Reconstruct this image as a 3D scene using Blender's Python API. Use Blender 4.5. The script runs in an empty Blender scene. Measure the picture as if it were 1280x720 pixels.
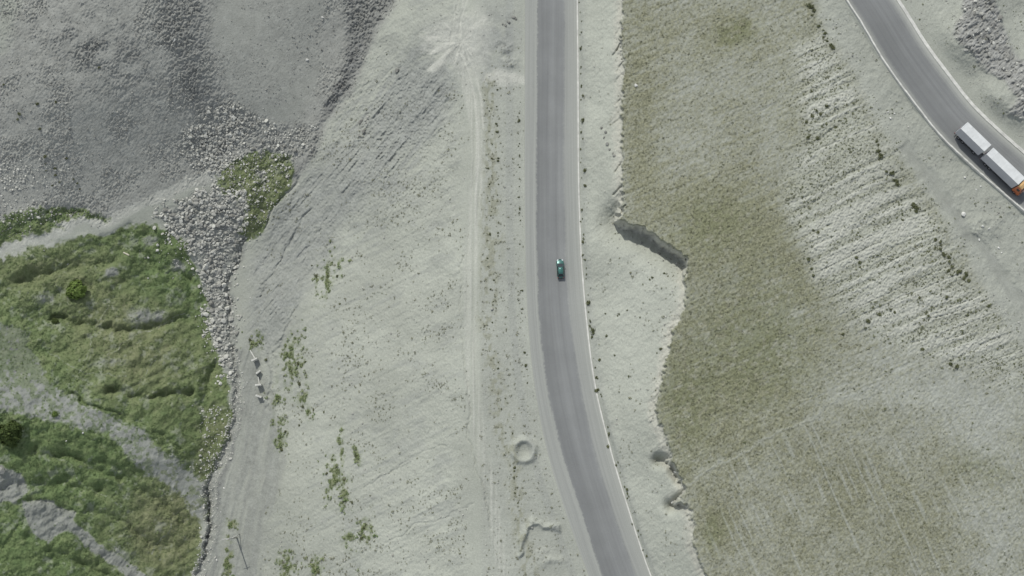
import bpy, bmesh, math, random
import numpy as np
from mathutils import Vector, Matrix

random.seed(7)
RNG = np.random.default_rng(11)
scene = bpy.context.scene
COL = scene.collection

# ------------------------------------------------------------------ camera
PITCH = math.radians(13.0)
F = 1131.0                       # focal length in photo pixels (1280 wide)
DIST = 230.0
CAM = np.array([0.0, -DIST*math.sin(PITCH), DIST*math.cos(PITCH)])
cam_data = bpy.data.cameras.new('drone_camera')
cam_data.sensor_width = 36.0
cam_data.lens = F*36.0/1280.0
cam_data.clip_start = 1.0
cam_data.clip_end = 60000.0
cam = bpy.data.objects.new('drone_camera', cam_data)
cam.location = CAM
cam.rotation_euler = (PITCH, 0, 0)
COL.objects.link(cam)
scene.camera = cam
cp, sp = math.cos(PITCH), math.sin(PITCH)


def ground_point(u, v, h):
    """World point at height h seen from the drone at survey coordinate (u, v)."""
    dx = (np.asarray(u, float)-640.0)/F
    dy = (360.0-np.asarray(v, float))/F
    wy = dy*cp+sp
    wz = dy*sp-cp
    t = (h-CAM[2])/wz
    return np.stack([t*dx, CAM[1]+t*wy, np.broadcast_to(h, np.shape(t))*1.0], -1)


# ------------------------------------------------------------------ light
SUN_EL = math.radians(50.0)
sun_dir_xy = np.array([-0.39, 0.92]); sun_dir_xy /= np.linalg.norm(sun_dir_xy)
sun_vec = Vector((sun_dir_xy[0]*math.cos(SUN_EL), sun_dir_xy[1]*math.cos(SUN_EL), math.sin(SUN_EL)))
sd = bpy.data.lights.new('sun', 'SUN')
sd.energy = 2.3
sd.angle = math.radians(0.5)
sd.color = (1.0, 0.975, 0.915)
so = bpy.data.objects.new('sun', sd)
so.rotation_euler = sun_vec.to_track_quat('Z', 'Y').to_euler()
so.location = (0, 0, 400)
COL.objects.link(so)
world = bpy.data.worlds.new('World')
scene.world = world
world.use_nodes = True
wn = world.node_tree
bg = wn.nodes['Background']
sky = wn.nodes.new('ShaderNodeTexSky')
sky.sky_type = 'NISHITA'
sky.sun_disc = False
sky.sun_elevation = SUN_EL
sky.sun_rotation = math.atan2(sun_dir_xy[0], sun_dir_xy[1])
sky.altitude = 2500
sky.dust_density = 4.0
sky_desat = wn.nodes.new('ShaderNodeHueSaturation'); sky_desat.inputs['Saturation'].default_value = 0.35   # sky light desaturated as white balance, for a neutral fill
wn.links.new(sky.outputs[0], sky_desat.inputs['Color']); wn.links.new(sky_desat.outputs[0], bg.inputs[0])
bg.inputs[1].default_value = 0.135
scene.view_settings.view_transform = 'Standard'
scene.view_settings.look = 'None'
scene.view_settings.exposure = 0.42
scene.view_settings.gamma = 1.0
scene.view_settings.use_curve_mapping = False

# ------------------------------------------------------------------ noise
_tabs = {}


def vnoise(x, y, seed):
    if seed not in _tabs:
        _tabs[seed] = np.random.default_rng(seed).random((256, 256)).astype(np.float32)
    T = _tabs[seed]
    xi = np.floor(x); yi = np.floor(y)
    fx = (x-xi).astype(np.float32); fy = (y-yi).astype(np.float32)
    fx = fx*fx*(3-2*fx); fy = fy*fy*(3-2*fy)
    xi = xi.astype(np.int64) & 255; yi = yi.astype(np.int64) & 255
    x1 = (xi+1) & 255; y1 = (yi+1) & 255
    a = T[xi, yi]; b = T[x1, yi]; c = T[xi, y1]; d = T[x1, y1]
    return a+(b-a)*fx+(c-a)*fy+(a-b-c+d)*fx*fy


def fbm(x, y, seed, octs=4, gain=0.5):
    s = 0; amp = 1.0; tot = 0
    ca, sa = math.cos(0.6), math.sin(0.6)
    for i in range(octs):
        s = s+amp*vnoise(x, y, seed+i*17)
        tot += amp; amp *= gain
        x, y = (x*ca-y*sa)*2.03+11.3, (x*sa+y*ca)*2.03+5.1
    return s/tot            # 0..1, mean 0.5


def sstep(a, b, x):
    t = np.clip((x-a)/(b-a), 0, 1)
    return t*t*(3-2*t)


# ------------------------------------------------------------------ the survey grid
def axis(lo, hi, step, ext):
    inner = np.arange(lo, hi+0.01, step)
    g = []; d = step; p = 0
    while p < ext:
        d *= 1.13; p += d; g.append(p)
    g = np.array(g)
    return np.concatenate([lo-g[::-1], inner, hi+g])


UA = axis(-40, 1320, 1.0, 2300)
VA = axis(-40, 760, 1.0, 1500)
U, V = np.meshgrid(UA, VA)
NV, NU = U.shape
W1 = fbm(U/45, V/45, 901, 4)-0.5
W2 = fbm(U/45, V/45, 951, 4)-0.5
W3 = fbm(U/9, V/9, 971, 3)-0.5
W4 = fbm(U/9, V/9, 981, 3)-0.5
WU = U+22*W1+7*W3
WV = V+22*W2+7*W4


def win(pts, m):
    pts = np.asarray(pts, float)
    i0 = np.searchsorted(UA, pts[:, 0].min()-m); i1 = np.searchsorted(UA, pts[:, 0].max()+m)
    j0 = np.searchsorted(VA, pts[:, 1].min()-m); j1 = np.searchsorted(VA, pts[:, 1].max()+m)
    return slice(j0, max(j1, j0+1)), slice(i0, max(i1, i0+1))


def seg_dist(px, py, pts, closed=False):
    d2 = np.full(px.shape, 1e12)
    n = len(pts)
    for k in range(n if closed else n-1):
        ax, ay = pts[k]; bx, by = pts[(k+1) % n]
        ex, ey = bx-ax, by-ay
        L = ex*ex+ey*ey+1e-9
        t = np.clip(((px-ax)*ex+(py-ay)*ey)/L, 0, 1)
        q = (px-ax-t*ex)**2+(py-ay-t*ey)**2
        np.minimum(d2, q, out=d2)
    return np.sqrt(d2)


def line_dist(pts, m=60, warp=True):
    s = win(pts, m+20)
    out = np.full(U.shape, float(m))
    X, Y = (WU, WV) if warp else (U, V)
    out[s] = np.minimum(seg_dist(X[s], Y[s], pts), m)
    return out


def poly_sd(pts, m=40, warp=True):
    s = win(pts, m+20)
    out = np.full(U.shape, -float(m))
    X, Y = (WU[s], WV[s]) if warp else (U[s], V[s])
    d = seg_dist(X, Y, pts, True)
    ins = np.zeros(X.shape, bool)
    n = len(pts)
    for k in range(n):
        ax, ay = pts[k]; bx, by = pts[(k+1) % n]
        if ay == by:
            continue
        c = ((ay > Y) != (by > Y)) & (X < (bx-ax)*(Y-ay)/(by-ay)+ax)
        ins ^= c
    out[s] = np.where(ins, d, -np.minimum(d, m))
    return out


def pmask(pts, soft=6, warp=True):
    return sstep(-soft, soft, poly_sd(pts, max(40, soft+4), warp))


def ell(cx, cy, rx, ry, ang=0):
    a = math.radians(ang)
    dx = WU-cx; dy = WV-cy
    p = (dx*math.cos(a)+dy*math.sin(a))/rx
    q = (-dx*math.sin(a)+dy*math.cos(a))/ry
    return np.exp(-np.minimum(p*p+q*q, 30))


def lmask(pts, w, soft=3, warp=True):
    return 1-sstep(w-soft, w+soft, line_dist(pts, max(60, w+soft+5), warp))


# ------------------------------------------------------------------ roads, traced
VR = [-1700, -300, 0, 120, 240, 320, 400, 480, 560, 640, 720, 800, 900, 1000, 2500]
R_SL = [620, 652, 656, 656, 656, 657, 660, 668, 683, 707, 736, 770, 822, 885, 2000]
R_AL = [640, 668, 671.5, 671, 670, 671, 674, 683, 701, 727, 752.5, 787, 840, 905, 2020]
R_AR = [674, 702, 705.5, 705, 705, 707, 713, 725, 742, 766, 795, 830, 884, 948, 2066]
R_KB = [690, 718, 721, 722, 723, 726, 732.5, 743, 762, 786, 813, 848, 902, 966, 2084]


def smooth_interp(v, xs, ys):
    xs = np.asarray(xs, float); ys = np.asarray(ys, float)
    m = np.gradient(ys, xs)
    v = np.clip(v, xs[0], xs[-1])
    i = np.clip(np.searchsorted(xs, v)-1, 0, len(xs)-2)
    h = xs[i+1]-xs[i]; t = (v-xs[i])/h
    return ((2*t**3-3*t**2+1)*ys[i]+(t**3-2*t**2+t)*h*m[i]+(-2*t**3+3*t**2)*ys[i+1]+(t**3-t**2)*h*m[i+1])


def zr(v):
    return np.clip((360.0-v)*0.0105, -9, 9)


sL = smooth_interp(V, VR, R_SL); kB = smooth_interp(V, VR, R_KB)
d_road1 = np.maximum(sL-U, U-kB)                       # negative inside

L2 = np.array([(-0, 0)]*0+[(960, -190), (1005, -95), (1040, -32), (1058, 0), (1073, 23), (1107, 80), (1142, 128), (1173, 167),
               (1213, 206), (1249, 237.5), (1280, 264), (1330, 306), (1420, 375), (1600, 500)], float)


def resample(P, n):
    s = np.concatenate([[0], np.cumsum(np.linalg.norm(np.diff(P, axis=0), axis=1))])
    t = np.linspace(0, s[-1], n)
    return np.stack([smooth_interp(t, s, P[:, 0]), smooth_interp(t, s, P[:, 1])], 1), t


L2r, T2 = resample(L2, 260)
tan2 = np.gradient(L2r, axis=0); tan2 /= np.linalg.norm(tan2, axis=1)[:, None]
nor2 = np.stack([tan2[:, 1], -tan2[:, 0]], 1)          # to the upper right
W2R = np.interp(L2r[:, 1], [0, 60, 150, 260], [54, 57, 57, 57])
R2r = L2r+nor2*W2R[:, None]


def zr2(u, v):
    return 18.0-0.010*np.clip(v, -300, 500)


road2_poly = [tuple(p) for p in L2r[::4]]+[tuple(p) for p in R2r[::-4]]
sd_road2 = poly_sd(road2_poly, 60, False)

# ------------------------------------------------------------------ crest of the cutting
E = [(776, -1800), (778, -40), (779, 0), (777, 40), (780, 90), (778, 130), (778, 180), (779, 230), (779, 262), (774, 276), (783, 278), (800, 283),
     (816, 292), (831, 303), (845, 312), (859, 321), (859, 335), (856, 350), (858, 368), (855, 386), (850, 400), (841, 411),
     (839, 425), (835, 445), (831, 465), (826, 480), (823, 500), (821, 515), (825, 532), (831, 547), (839, 562), (843, 572), (836, 576), (845, 584),
     (850, 598), (859, 612), (846, 628), (862, 632), (867, 648), (868, 664), (868, 680), (874, 700), (886, 722), (905, 760), (960, 900), (1300, 2000)]
Epoly = E+[(6000, 2000), (6000, -1800)]
We = 4.5*W3+8*(fbm(U/4.5, V/4.5, 77, 2)-0.5)
_sw = (WU.copy(), WV.copy())
WU = U+We; WV = V+5.0*W4+5*(fbm(U/5, V/5, 79, 2)-0.5)
sdE = poly_sd(Epoly, 400, True)
WU, WV = _sw


# ------------------------------------------------------------------ large-scale heights: thin-plate splines
def tps(ctrl, reg=0.02):
    P = np.array(ctrl, float)
    X = P[:, :2]/100.0; z = P[:, 2]
    n = len(P)
    r = np.linalg.norm(X[:, None]-X[None], axis=2)
    K = np.where(r > 0, r*r*np.log(r+1e-12), 0)+reg*np.eye(n)
    Q = np.concatenate([np.ones((n, 1)), X], 1)
    A = np.block([[K, Q], [Q.T, np.zeros((3, 3))]])
    w = np.linalg.solve(A, np.concatenate([z, np.zeros(3)]))
    cu = np.arange(-160, 1441, 8.0); cv = np.arange(-160, 881, 8.0)
    CU, CV = np.meshgrid(cu, cv)
    G = np.stack([CU.ravel(), CV.ravel()], 1)/100.0
    out = w[n]+G@w[n+1:]
    for k in range(n):
        q = ((G-X[k])**2).sum(1)
        out += w[k]*0.5*q*np.log(q+1e-12)
    out = out.reshape(CU.shape)
    # bicubic-ish upsampling along both axes
    uu = np.clip(UA, -160, 1440); vv = np.clip(VA, -160, 880)

    def up(M, xs, x):
        m = np.gradient(M, xs, axis=1)
        i = np.clip(np.searchsorted(xs, x)-1, 0, len(xs)-2)
        h = xs[1]-xs[0]; t = (x-xs[i])/h
        return ((2*t**3-3*t**2+1)*M[:, i]+(t**3-2*t**2+t)*h*m[:, i]+(-2*t**3+3*t**2)*M[:, i+1]+(t**3-t**2)*h*m[:, i+1])
    o = up(out, cu, uu)
    return up(o.T, cv, vv).T


west = []
for v in (-120, 0, 120, 240, 360, 480, 600, 720, 840):
    z0 = float(zr(v))
    a = float(smooth_interp(np.array([v]), VR, R_SL)[0]); k = float(smooth_interp(np.array([v]), VR, R_KB)[0])
    west += [(a, v, z0), (a-25, v, z0-0.2), (k+3, v, z0+0.2)]
for v in (60, 200, 340, 480, 600, 720, 840):
    x = float(np.interp(v, [60, 200, 340, 480, 600, 720, 840], [585, 592, 582, 582, 600, 622, 650]))
    west += [(x, v, float(zr(v))-1.0)]
west += [(495, -10, -5), (462, 60, -9), (420, 150, -14), (372, 232, -20), (318, 310, -25.5), (294, 380, -28), (292, 440, -29.5), (300, 500, -31),
         (280, 570, -33.5), (264, 640, -35.5), (250, 720, -38), (240, 820, -40),
         (530, 20, 0.5), (540, 100, -2), (520, 200, -6.5), (450, 220, -12), (500, 330, -10), (420, 350, -18), (340, 380, -24.5),
         (480, 450, -12.5), (400, 470, -20), (335, 500, -29), (500, 570, -12), (420, 600, -20), (350, 620, -28), (500, 700, -14.5), (430, 720, -22), (340, 720, -32),
         (400, -10, -2), (300, -10, 2.5), (200, -10, 8.5), (100, -10, 14), (0, -10, 17), (-120, -60, 22),
         (0, 130, 9), (100, 130, 5), (200, 120, -1.5), (270, 120, -6.5), (340, 120, -9), (-120, 150, 12),
         (0, 260, -1), (100, 250, -7), (190, 225, -11), (280, 190, -14.5), (330, 240, -18),
         (-120, 330, 0), (0, 330, -4.5), (100, 320, -11), (200, 310, -17.5), (260, 300, -21),
         (0, 440, -8), (100, 430, -14), (200, 430, -22), (255, 430, -27), (-120, 450, -3),
         (0, 500, -7.5), (120, 520, -15), (215, 560, -25), (0, 570, -11), (100, 600, -20), (200, 640, -30), (-120, 600, -6),
         (0, 700, -17), (100, 700, -25), (200, 700, -34), (-120, 760, -12), (100, 840, -29)]
east_edge = [(778, -120, 12.5), (779, 0, 11), (778, 100, 10.2), (778, 200, 9.4), (778, 265, 9.2), (820, 296, 10.4), (858, 325, 11.2), (856, 380, 10.2), (838, 430, 8.9),
             (822, 510, 7.2), (840, 570, 7.0), (860, 620, 6.8), (868, 680, 6.2), (890, 730, 6.0), (940, 840, 6.2)]
for (u, v, z) in east_edge:
    west += [(u, v, z-1.0)]
west += [(1000, 360, 10), (1300, 0, 16), (1300, 700, 10), (1100, -100, 14)]
east = list(east_edge)+[
    (900, 0, 13), (1000, 0, 15.5), (900, 200, 12), (950, 350, 12.2), (900, 500, 9.0), (1000, 520, 11), (950, 700, 7.5), (1000, 200, 14), (1010, 320, 13),
    (1050, 80, 16), (1110, 200, 15.6), (1170, 290, 14.6), (1240, 390, 13.6), (1080, 400, 12.6), (1200, 480, 12.6), (1100, 600, 10.5), (1280, 600, 12), (1100, 720, 8.5), (1280, 720, 10),
    (1400, 860, 10), (1000, 860, 6.5),
    (1025, 0, 16.2), (1050, 30, 16.4), (1085, 80, 16.2), (1125, 140, 15.6), (1160, 185, 15.0), (1205, 235, 14.6), (1255, 280, 14.2), (1320, 340, 13.6), (1300, 480, 13),
    (1058, 0, 18), (1107, 80, 17.2), (1173, 167, 16.3), (1249, 237, 15.6), (1330, 306, 15), (1140, 0, 18.4), (1215, 100, 17.2), (1290, 180, 16.4), (1170, 20, 19), (1210, 60, 20.5), (1250, 120, 20),
    (1230, 10, 19.5), (1262, 20, 16.5), (1275, 60, 16.8), (1280, 0, 16.8), (1400, -60, 22), (1400, 150, 20), (1400, 400, 15), (950, -120, 15), (1100, -120, 19)]
HA = tps(east)
HB = tps(west)

scarp_d = line_dist([(776, 278), (800, 284), (831, 304), (859, 323)], 90, False)
bowl = np.exp(-(scarp_d/26.0)**2)*5.2
cut = (1-sstep(-1.6, 1.4, sdE))*sstep(0, 4, U-kB)
n1 = line_dist([(824, 575), (838, 577), (850, 598)], 60, False); n2 = line_dist([(840, 632), (860, 620)], 60, False)
bowl = bowl+np.exp(-(n1/8.0)**2)*3.4+np.exp(-(n2/8.0)**2)*3.2
HB = HB-bowl
east_m = np.clip((sdE+1.6+1.35*bowl)/(3.0+1.35*bowl), 0, 1)
east_m = east_m*east_m*(3-2*east_m)*0.5+east_m*0.5
H = HB+(HA-HB)*east_m

# ------------------------------------------------------------------ masks (what the ground is made of)
scree_p = [(-2400, -1700), (510, -1700), (505, -60), (495, 0), (470, 45), (446, 95), (425, 140), (404, 186), (378, 222), (350, 258), (325, 290), (305, 305),
           (290, 250), (270, 222), (235, 232), (200, 252), (130, 274), (60, 290), (0, 312), (-60, 330), (-2400, 330)]
m_scree = pmask(scree_p, 7)
green_polys = {
    'A': [(-60, 275), (0, 276), (20, 266), (60, 262), (100, 263), (130, 268), (90, 280), (40, 293), (0, 306), (-60, 325)],
    'B': [(-600, 345), (0, 326), (40, 312), (90, 301), (130, 294), (165, 280), (200, 284), (215, 295), (240, 312), (250, 340), (262, 380), (264, 420), (268, 455),
          (287, 480), (284, 505), (272, 530), (258, 568), (242, 584), (222, 576), (200, 559), (170, 540), (140, 522), (104, 500), (66, 484), (50, 450), (30, 420), (0, 406), (-600, 396)],
    'C': [(265, 226), (280, 205), (300, 195), (330, 187), (355, 190), (368, 210), (362, 235), (345, 262), (325, 285), (305, 305), (297, 290), (300, 260), (288, 245)],
    'D': [(-600, 512), (0, 514), (30, 518), (60, 526), (100, 534), (140, 550), (168, 572), (198, 592), (222, 620), (241, 648), (249, 680), (240, 715), (228, 770), (200, 1500), (-2300, 1500), (-2300, 525)],
    'E': [(250, 505), (284, 498), (290, 515), (272, 575), (258, 600), (245, 585)]}
gm = {k: pmask(p, 9) for k, p in green_polys.items()}
patch_n = fbm(U/14, V/14, 301, 4)
patch_f = fbm(U/5, V/5, 331, 3)
g_all = np.zeros_like(U)
for k, m in gm.items():
    g_all = np.maximum(g_all, m)
bare = pmask([(28, 628), (60, 624), (97, 640), (88, 662), (58, 678), (38, 660)], 6)
bare = np.maximum(bare, lmask([(88, 655), (120, 685), (150, 702), (180, 722), (230, 770)], 7, 6))
bare = np.maximum(bare, pmask([(-60, 575), (0, 578), (28, 590), (36, 612), (20, 632), (-60, 640)], 6))
bare = np.maximum(bare, 0.8*ell(140, 345, 14, 10)); bare = np.maximum(bare, 0.7*ell(185, 395, 40, 16)); bare = np.maximum(bare, 0.6*ell(60, 375, 30, 14))
bare = np.maximum(bare, 0.55*ell(140, 450, 40, 14)); bare = np.maximum(bare, 0.6*ell(190, 300, 20, 10)); bare = np.maximum(bare, 0.75*ell(225, 335, 14, 12))
bare = np.maximum(bare, 0.75*ell(325, 220, 12, 14)); bare = np.maximum(bare, 0.75*ell(297, 250, 10, 25))
bare = np.maximum(bare, 0.55*ell(150, 690, 30, 14, 30))
for pth in ([(118, 452), (150, 432), (190, 412), (238, 393)], [(92, 478), (110, 440), (122, 405), (135, 385)], [(60, 440), (100, 460), (160, 470)], [(150, 520), (175, 480), (195, 450)], [(60, 560), (100, 600), (150, 640)], [(190, 690), (225, 640)]):
    bare = np.maximum(bare, 0.72*lmask(pth, 0.6, 1.3))
sparse = sstep(0.28, 0.5, patch_n*0.5+patch_f*0.5)
g_soft = sstep(0.22, 0.62, g_all+0.9*(patch_f-0.5)*(g_all > 0.02))
m_green = g_soft*(1-0.95*sstep(0.35, 0.75, bare+0.5*(patch_f-0.5)))*np.clip(0.62+0.6*sparse, 0, 1)
# embankment green specks
emb_g = np.zeros_like(U)
for (cx, cy, rx, ry, a) in [(405, 348, 10, 26, 12), (424, 335, 6, 10, 0), (368, 452, 11, 26, 0), (378, 490, 7, 12, 0), (350, 490, 7, 14, 0), (348, 540, 7, 20, 0), (415, 598, 9, 22, -12), (432, 618, 7, 16, 0),
                            (455, 664, 9, 20, 0), (438, 672, 6, 10, 0), (397, 712, 8, 12, 0), (425, 560, 5, 22, 0), (446, 568, 5, 12, 0), (318, 427, 8, 12, 0), (284, 700, 6, 28, 0), (362, 705, 10, 18, 0),
                            (290, 655, 6, 6, 0), (385, 515, 5, 8, 0)]:
    emb_g = np.maximum(emb_g, ell(cx, cy, rx, ry, a))
emb_g = emb_g*sstep(0.42, 0.60, fbm(U/4.5, V/6, 411, 3)+0.12*(emb_g-0.4))
m_green = np.maximum(m_green, emb_g*0.95)
olivetone = np.clip(-0.5*ell(70, 575, 90, 45)-0.4*ell(30, 700, 60, 40)-0.35*ell(215, 350, 50, 45)+0.5*ell(215, 650, 45, 60)+0.55*ell(60, 340, 90, 35)+0.7*ell(150, 400, 80, 40)+0.6*ell(180, 460, 80, 40)+0.6*ell(200, 670, 60, 70)+0.7*emb_g+0.35*patch_n+gm['E']*0.5+gm['C']*0.5, 0, 1)

# ridge between the meadows
ridge_m = pmask([(-600, 395), (0, 402), (42, 414), (62, 445), (74, 482), (100, 497), (140, 517), (170, 532), (200, 549), (240, 577), (262, 600), (262, 650), (246, 660), (225, 628), (198, 600), (165, 578), (140, 560), (100, 550), (60, 543), (0, 528), (-600, 525)], 6)
ridge_veg = ridge_m*sstep(0.47, 0.60, fbm(U/4.5, V/4.5, 433, 3)+0.30*ell(25, 440, 80, 36)+0.0)
m_green = np.maximum(m_green, 0.6*ridge_veg)

gully_line = [(300, 300), (290, 345), (287, 400), (292, 445), (300, 485), (293, 528), (281, 560), (266, 600), (262, 640), (262, 660), (255, 690), (247, 722), (235, 800)]
d_gully = line_dist(gully_line, 80)
silt_p = [(300, 440), (318, 428), (330, 468), (342, 508), (352, 560), (346, 605), (336, 640), (325, 700), (315, 790), (240, 790), (252, 700), (266, 650), (286, 590), (300, 540), (306, 500)]
m_silt = pmask(silt_p, 8)
m_silt = np.maximum(m_silt, 1-sstep(4, 9, d_gully))
greyband_p = [(300, 335), (330, 290), (380, 228), (440, 168), (470, 128), (505, 90), (548, 78), (565, 92), (548, 150), (505, 205), (445, 262), (405, 315), (372, 385), (350, 440), (332, 445), (300, 432), (292, 385)]
m_grey = pmask(greyband_p, 14)
rock_p1 = [(250, 142), (290, 130), (345, 148), (397, 160), (392, 186), (366, 196), (330, 190), (300, 200), (270, 216), (240, 203), (225, 192), (240, 160)]
rock_p2 = [(205, 264), (235, 246), (265, 230), (300, 248), (301, 290), (291, 330), (286, 360), (291, 400), (293, 440), (286, 472), (268, 455), (263, 420), (264, 380), (253, 340), (246, 312), (215, 292)]
m_rock1 = pmask(rock_p1, 10); m_rock2 = pmask(rock_p2, 8)
m_dark = np.clip(0.45*pmask([(205, -300), (268, -300), (262, 40), (258, 90), (275, 140), (240, 150), (222, 90), (200, 40)], 14)
                 + 0.72*pmask([(392, -300), (500, -300), (496, 0), (470, 45), (446, 95), (425, 145), (412, 140), (422, 95), (432, 40)], 8)
                 + 0.6*lmask([(440, 60), (432, 85), (428, 100), (420, 130), (408, 158), (395, 190), (372, 215)], 5, 5)+0.5*ell(130, 60, 120, 50, 25)*sstep(.4, .6, patch_n), 0, 1)*m_scree
m_fan = pmask([(268, -300), (395, -300), (400, 40), (396, 120), (380, 150), (330, 145), (290, 130), (272, 60)], 9)*m_scree
m_paletl = pmask([(-600, -400), (50, -400), (26, 0), (14, 60), (0, 75), (-600, 80)], 8)

dust = lmask([(-600, 420), (-40, 323), (0, 313), (40, 301), (80, 287), (130, 273), (180, 258), (212, 238), (245, 220), (275, 206)], 6.2, 2)
dust = np.maximum(dust, 0.9*lmask([(-40, 335), (0, 325), (30, 316), (62, 300)], 4, 2))
d_t2 = line_dist([(620, -300), (590, -40), (572, 20), (566, 60), (578, 90), (588, 120), (596, 160), (598, 200), (593, 260), (588, 330), (588, 400), (590, 480), (602, 560), (616, 630), (624, 690), (640, 760), (700, 1000)], 80, False)+2.0*(patch_n-0.5)
track2 = 1-sstep(5, 10, d_t2)
dust = dust*(0.52+0.25*patch_n)
lanes = vnoise(U/1.7+1.5*W2, V/120, 761)
dust = np.maximum(dust, track2*np.clip(0.12+0.8*(lanes-.3), 0, .6))
padp = [(530, 30), (560, 22), (600, 10), (615, 30), (610, 70), (600, 100), (580, 90), (560, 75), (525, 62)]
m_pad = pmask(padp, 10)
_pa = np.arctan2(V-52, U-578); _pr = np.hypot(U-578, V-52)
rays = vnoise(_pa*9+40, _pr/60, 733)*ell(560, 58, 42, 34)
dust = np.maximum(dust, np.clip(0.45*m_pad+1.1*sstep(.3, .6, rays), 0, 0.9))
for pth, w, kk in (([(574, 62), (586, 90), (593, 120), (597, 160), (598, 200), (594, 250)], 1.3, .95), ([(580, 58), (594, 90), (601, 120), (604, 160)], 1.1, .85), ([(566, 66), (578, 95), (586, 130)], 1.0, .7), ([(545, 38), (565, 44), (590, 36), (606, 22)], 4, .7), ([(535, 47), (575, 55)], 2, .9), ([(538, 54), (572, 60)], 1.5, .85), ([(545, 62), (572, 64)], 1.2, .8)):
    dust = np.maximum(dust, kk*lmask(pth, w, 1.8, False))
dust = np.maximum(dust, 0.75*lmask([(610, 95), (640, 98), (660, 98)], 6, 4))
side_tr = lmask([(1130, 190), (1160, 222), (1182, 252), (1205, 285), (1228, 312), (1262, 352), (1300, 400), (1500, 600)], 8, 4)
plate = sstep(-1.6, 1.4, sdE)
beyond = pmask([(1000, -1700), (1004, -40), (1022, 20), (1062, 82), (1085, 130), (1112, 190), (1142, 225), (1168, 262), (1205, 322), (1236, 372), (1256, 404), (1330, 490), (1600, 640), (4500, 1200), (4500, -1700)], 8)*plate
path_r = lmask([(856, 607), (900, 582), (960, 553), (1000, 532), (1040, 512), (1092, 490)], 1.2, 2.4)*(0.55+0.45*sstep(.40, .60, patch_f))
# terraces
ang = math.radians(-24)
al = U*math.cos(ang)+V*math.sin(ang); ac = -U*math.sin(ang)+V*math.cos(ang)
acw = ac+6*W1+2.5*W3
terr_p = [(1030, 40), (1060, 85), (1082, 130), (1108, 190), (1140, 232), (1168, 270), (1203, 330), (1236, 378), (1258, 410), (1300, 450), (1260, 470), (1205, 450), (1130, 435), (1060, 395), (1022, 350), (1012, 318), (988, 275), (983, 240), (1000, 200), (1010, 150), (1000, 100), (1000, 60)]
m_terr = pmask(terr_p, 22)*(0.75+0.5*patch_n)
acr = acw-14*sstep(0, 260, U-980)*((U-980)/260)**2*0+4*np.sin((U-990)/70.0)
rill = vnoise(acr/5.2+3.1, al/110, 501)*0.55+vnoise(acr/2.6, al/60, 502)*0.25+0.2*fbm(U/3, V/3, 504, 2)
fur = np.exp(-((vnoise(acr/9.0+7.7, al/160, 505)-0.5)/0.045)**2)*sstep(.35, .55, vnoise(al/30, acr/9, 506)+0.15)      # stripes
bare_rill = m_terr*sstep(0.44, 0.60, rill+0.06*(vnoise(al/40, ac/25, 503)-0.5))
bare_rill = np.maximum(bare_rill, m_terr*np.clip(0.85*ell(1085, 225, 45, 9, -24)+0.9*ell(1055, 325, 40, 7, -24)+0.8*ell(1060, 270, 45, 6, -24)+0.8*ell(1105, 155, 30, 5, -24), 0, 1))
furrow_lines = vnoise((U*0.91-V*0.41+4*W1)/3.0, (U*0.41+V*0.91)/70, 511)
low_field = pmask([(880, 600), (960, 556), (1092, 492), (1200, 470), (1400, 500), (1500, 1500), (950, 1500), (885, 720)], 14)*plate
ol_big = (0.50+0.32*ell(795, 150, 25, 200)+0.5*ell(920, 40, 26, 20, -15)+0.5*ell(890, 280, 70, 55)+0.28*ell(925, 440, 100, 110)+0.25*ell(850, 520, 40, 90)+0.07*ell(1000, 640, 190, 90)+0.12*ell(880, 100, 90, 110)+0.10*ell(1180, 620, 90, 60)+0.45*ell(895, 665, 22, 34)
          - 0.25*ell(900, 100, 90, 60)-0.15*ell(930, 190, 70, 40)+0.35*ell(990, 340, 20, 50, -30)+0.35*ell(960, 290, 40, 30)+0.2*ell(1225, 580, 40, 22, 20)-0.25*ell(1230, 640, 60, 50)
          - 0.2*ell(1240, 520, 60, 40)+0.2*ell(1110, 640, 150, 80)+0.25*ell(1010, 110, 22, 50)+0.3*ell(1030, 30, 25, 40)-0.1*ell(1000, 500, 40, 20)-0.15*ell(1130, 480, 60, 40))
ol_n = fbm(U/26, V/26, 521, 4)-0.5
ol_f = fbm(U/2.4, V/3.0, 531, 2)-0.5
rows_f = vnoise(acw/2.7+1.7, al/70, 781)*0.6+vnoise(acw/1.7, al/40, 782)*0.4-0.5
olive = plate*np.clip(0.50*rows_f*(1-low_field)*(0.4+1.1*sstep(.35, .65, patch_n))+0.20+0.80*ol_big+0.55*ol_n+0.75*ol_f-0.30*ell(1190, 480, 120, 90)-0.22*ell(1260, 690, 70, 60)-0.25*ell(1250, 560, 40, 90)-0.12*ell(1050, 470, 60, 40, -25)+0.15*ell(930, 500, 70, 50, -25), 0, 1)
dust = np.maximum(dust, 0.5*bare_rill*(0.6+0.45*sstep(.35, .6, patch_f)))
olive = olive*(1-0.6*m_terr)*(1-0.82*bare_rill)*(1-0.9*beyond)*(1-0.8*path_r)*(1-0.55*low_field*sstep(0.70, 0.86, furrow_lines))
greenspot = np.clip(0.55*ell(920, 440, 90, 90)+0.4*ell(860, 520, 35, 80)+ell(920, 40, 26, 18, -15)+0.7*ell(890, 280, 60, 40)+0.8*ell(893, 665, 16, 26)+0.4*ell(960, 420, 60, 90)+0.5*ell(1225, 580, 30, 16, 20)+0.3*ell(850, 500, 30, 60), 0, 1)*sstep(0.4, 0.6, patch_f+0.1)*plate
strip_veg = lmask([(612, 105), (616, 200), (613, 300), (615, 400), (622, 500), (640, 600), (655, 680), (670, 740)], 10, 8)*(1-plate)
strip_veg = strip_veg*sstep(0.42, 0.66, fbm(U/4, V/7, 541, 3))*0.55
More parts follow.
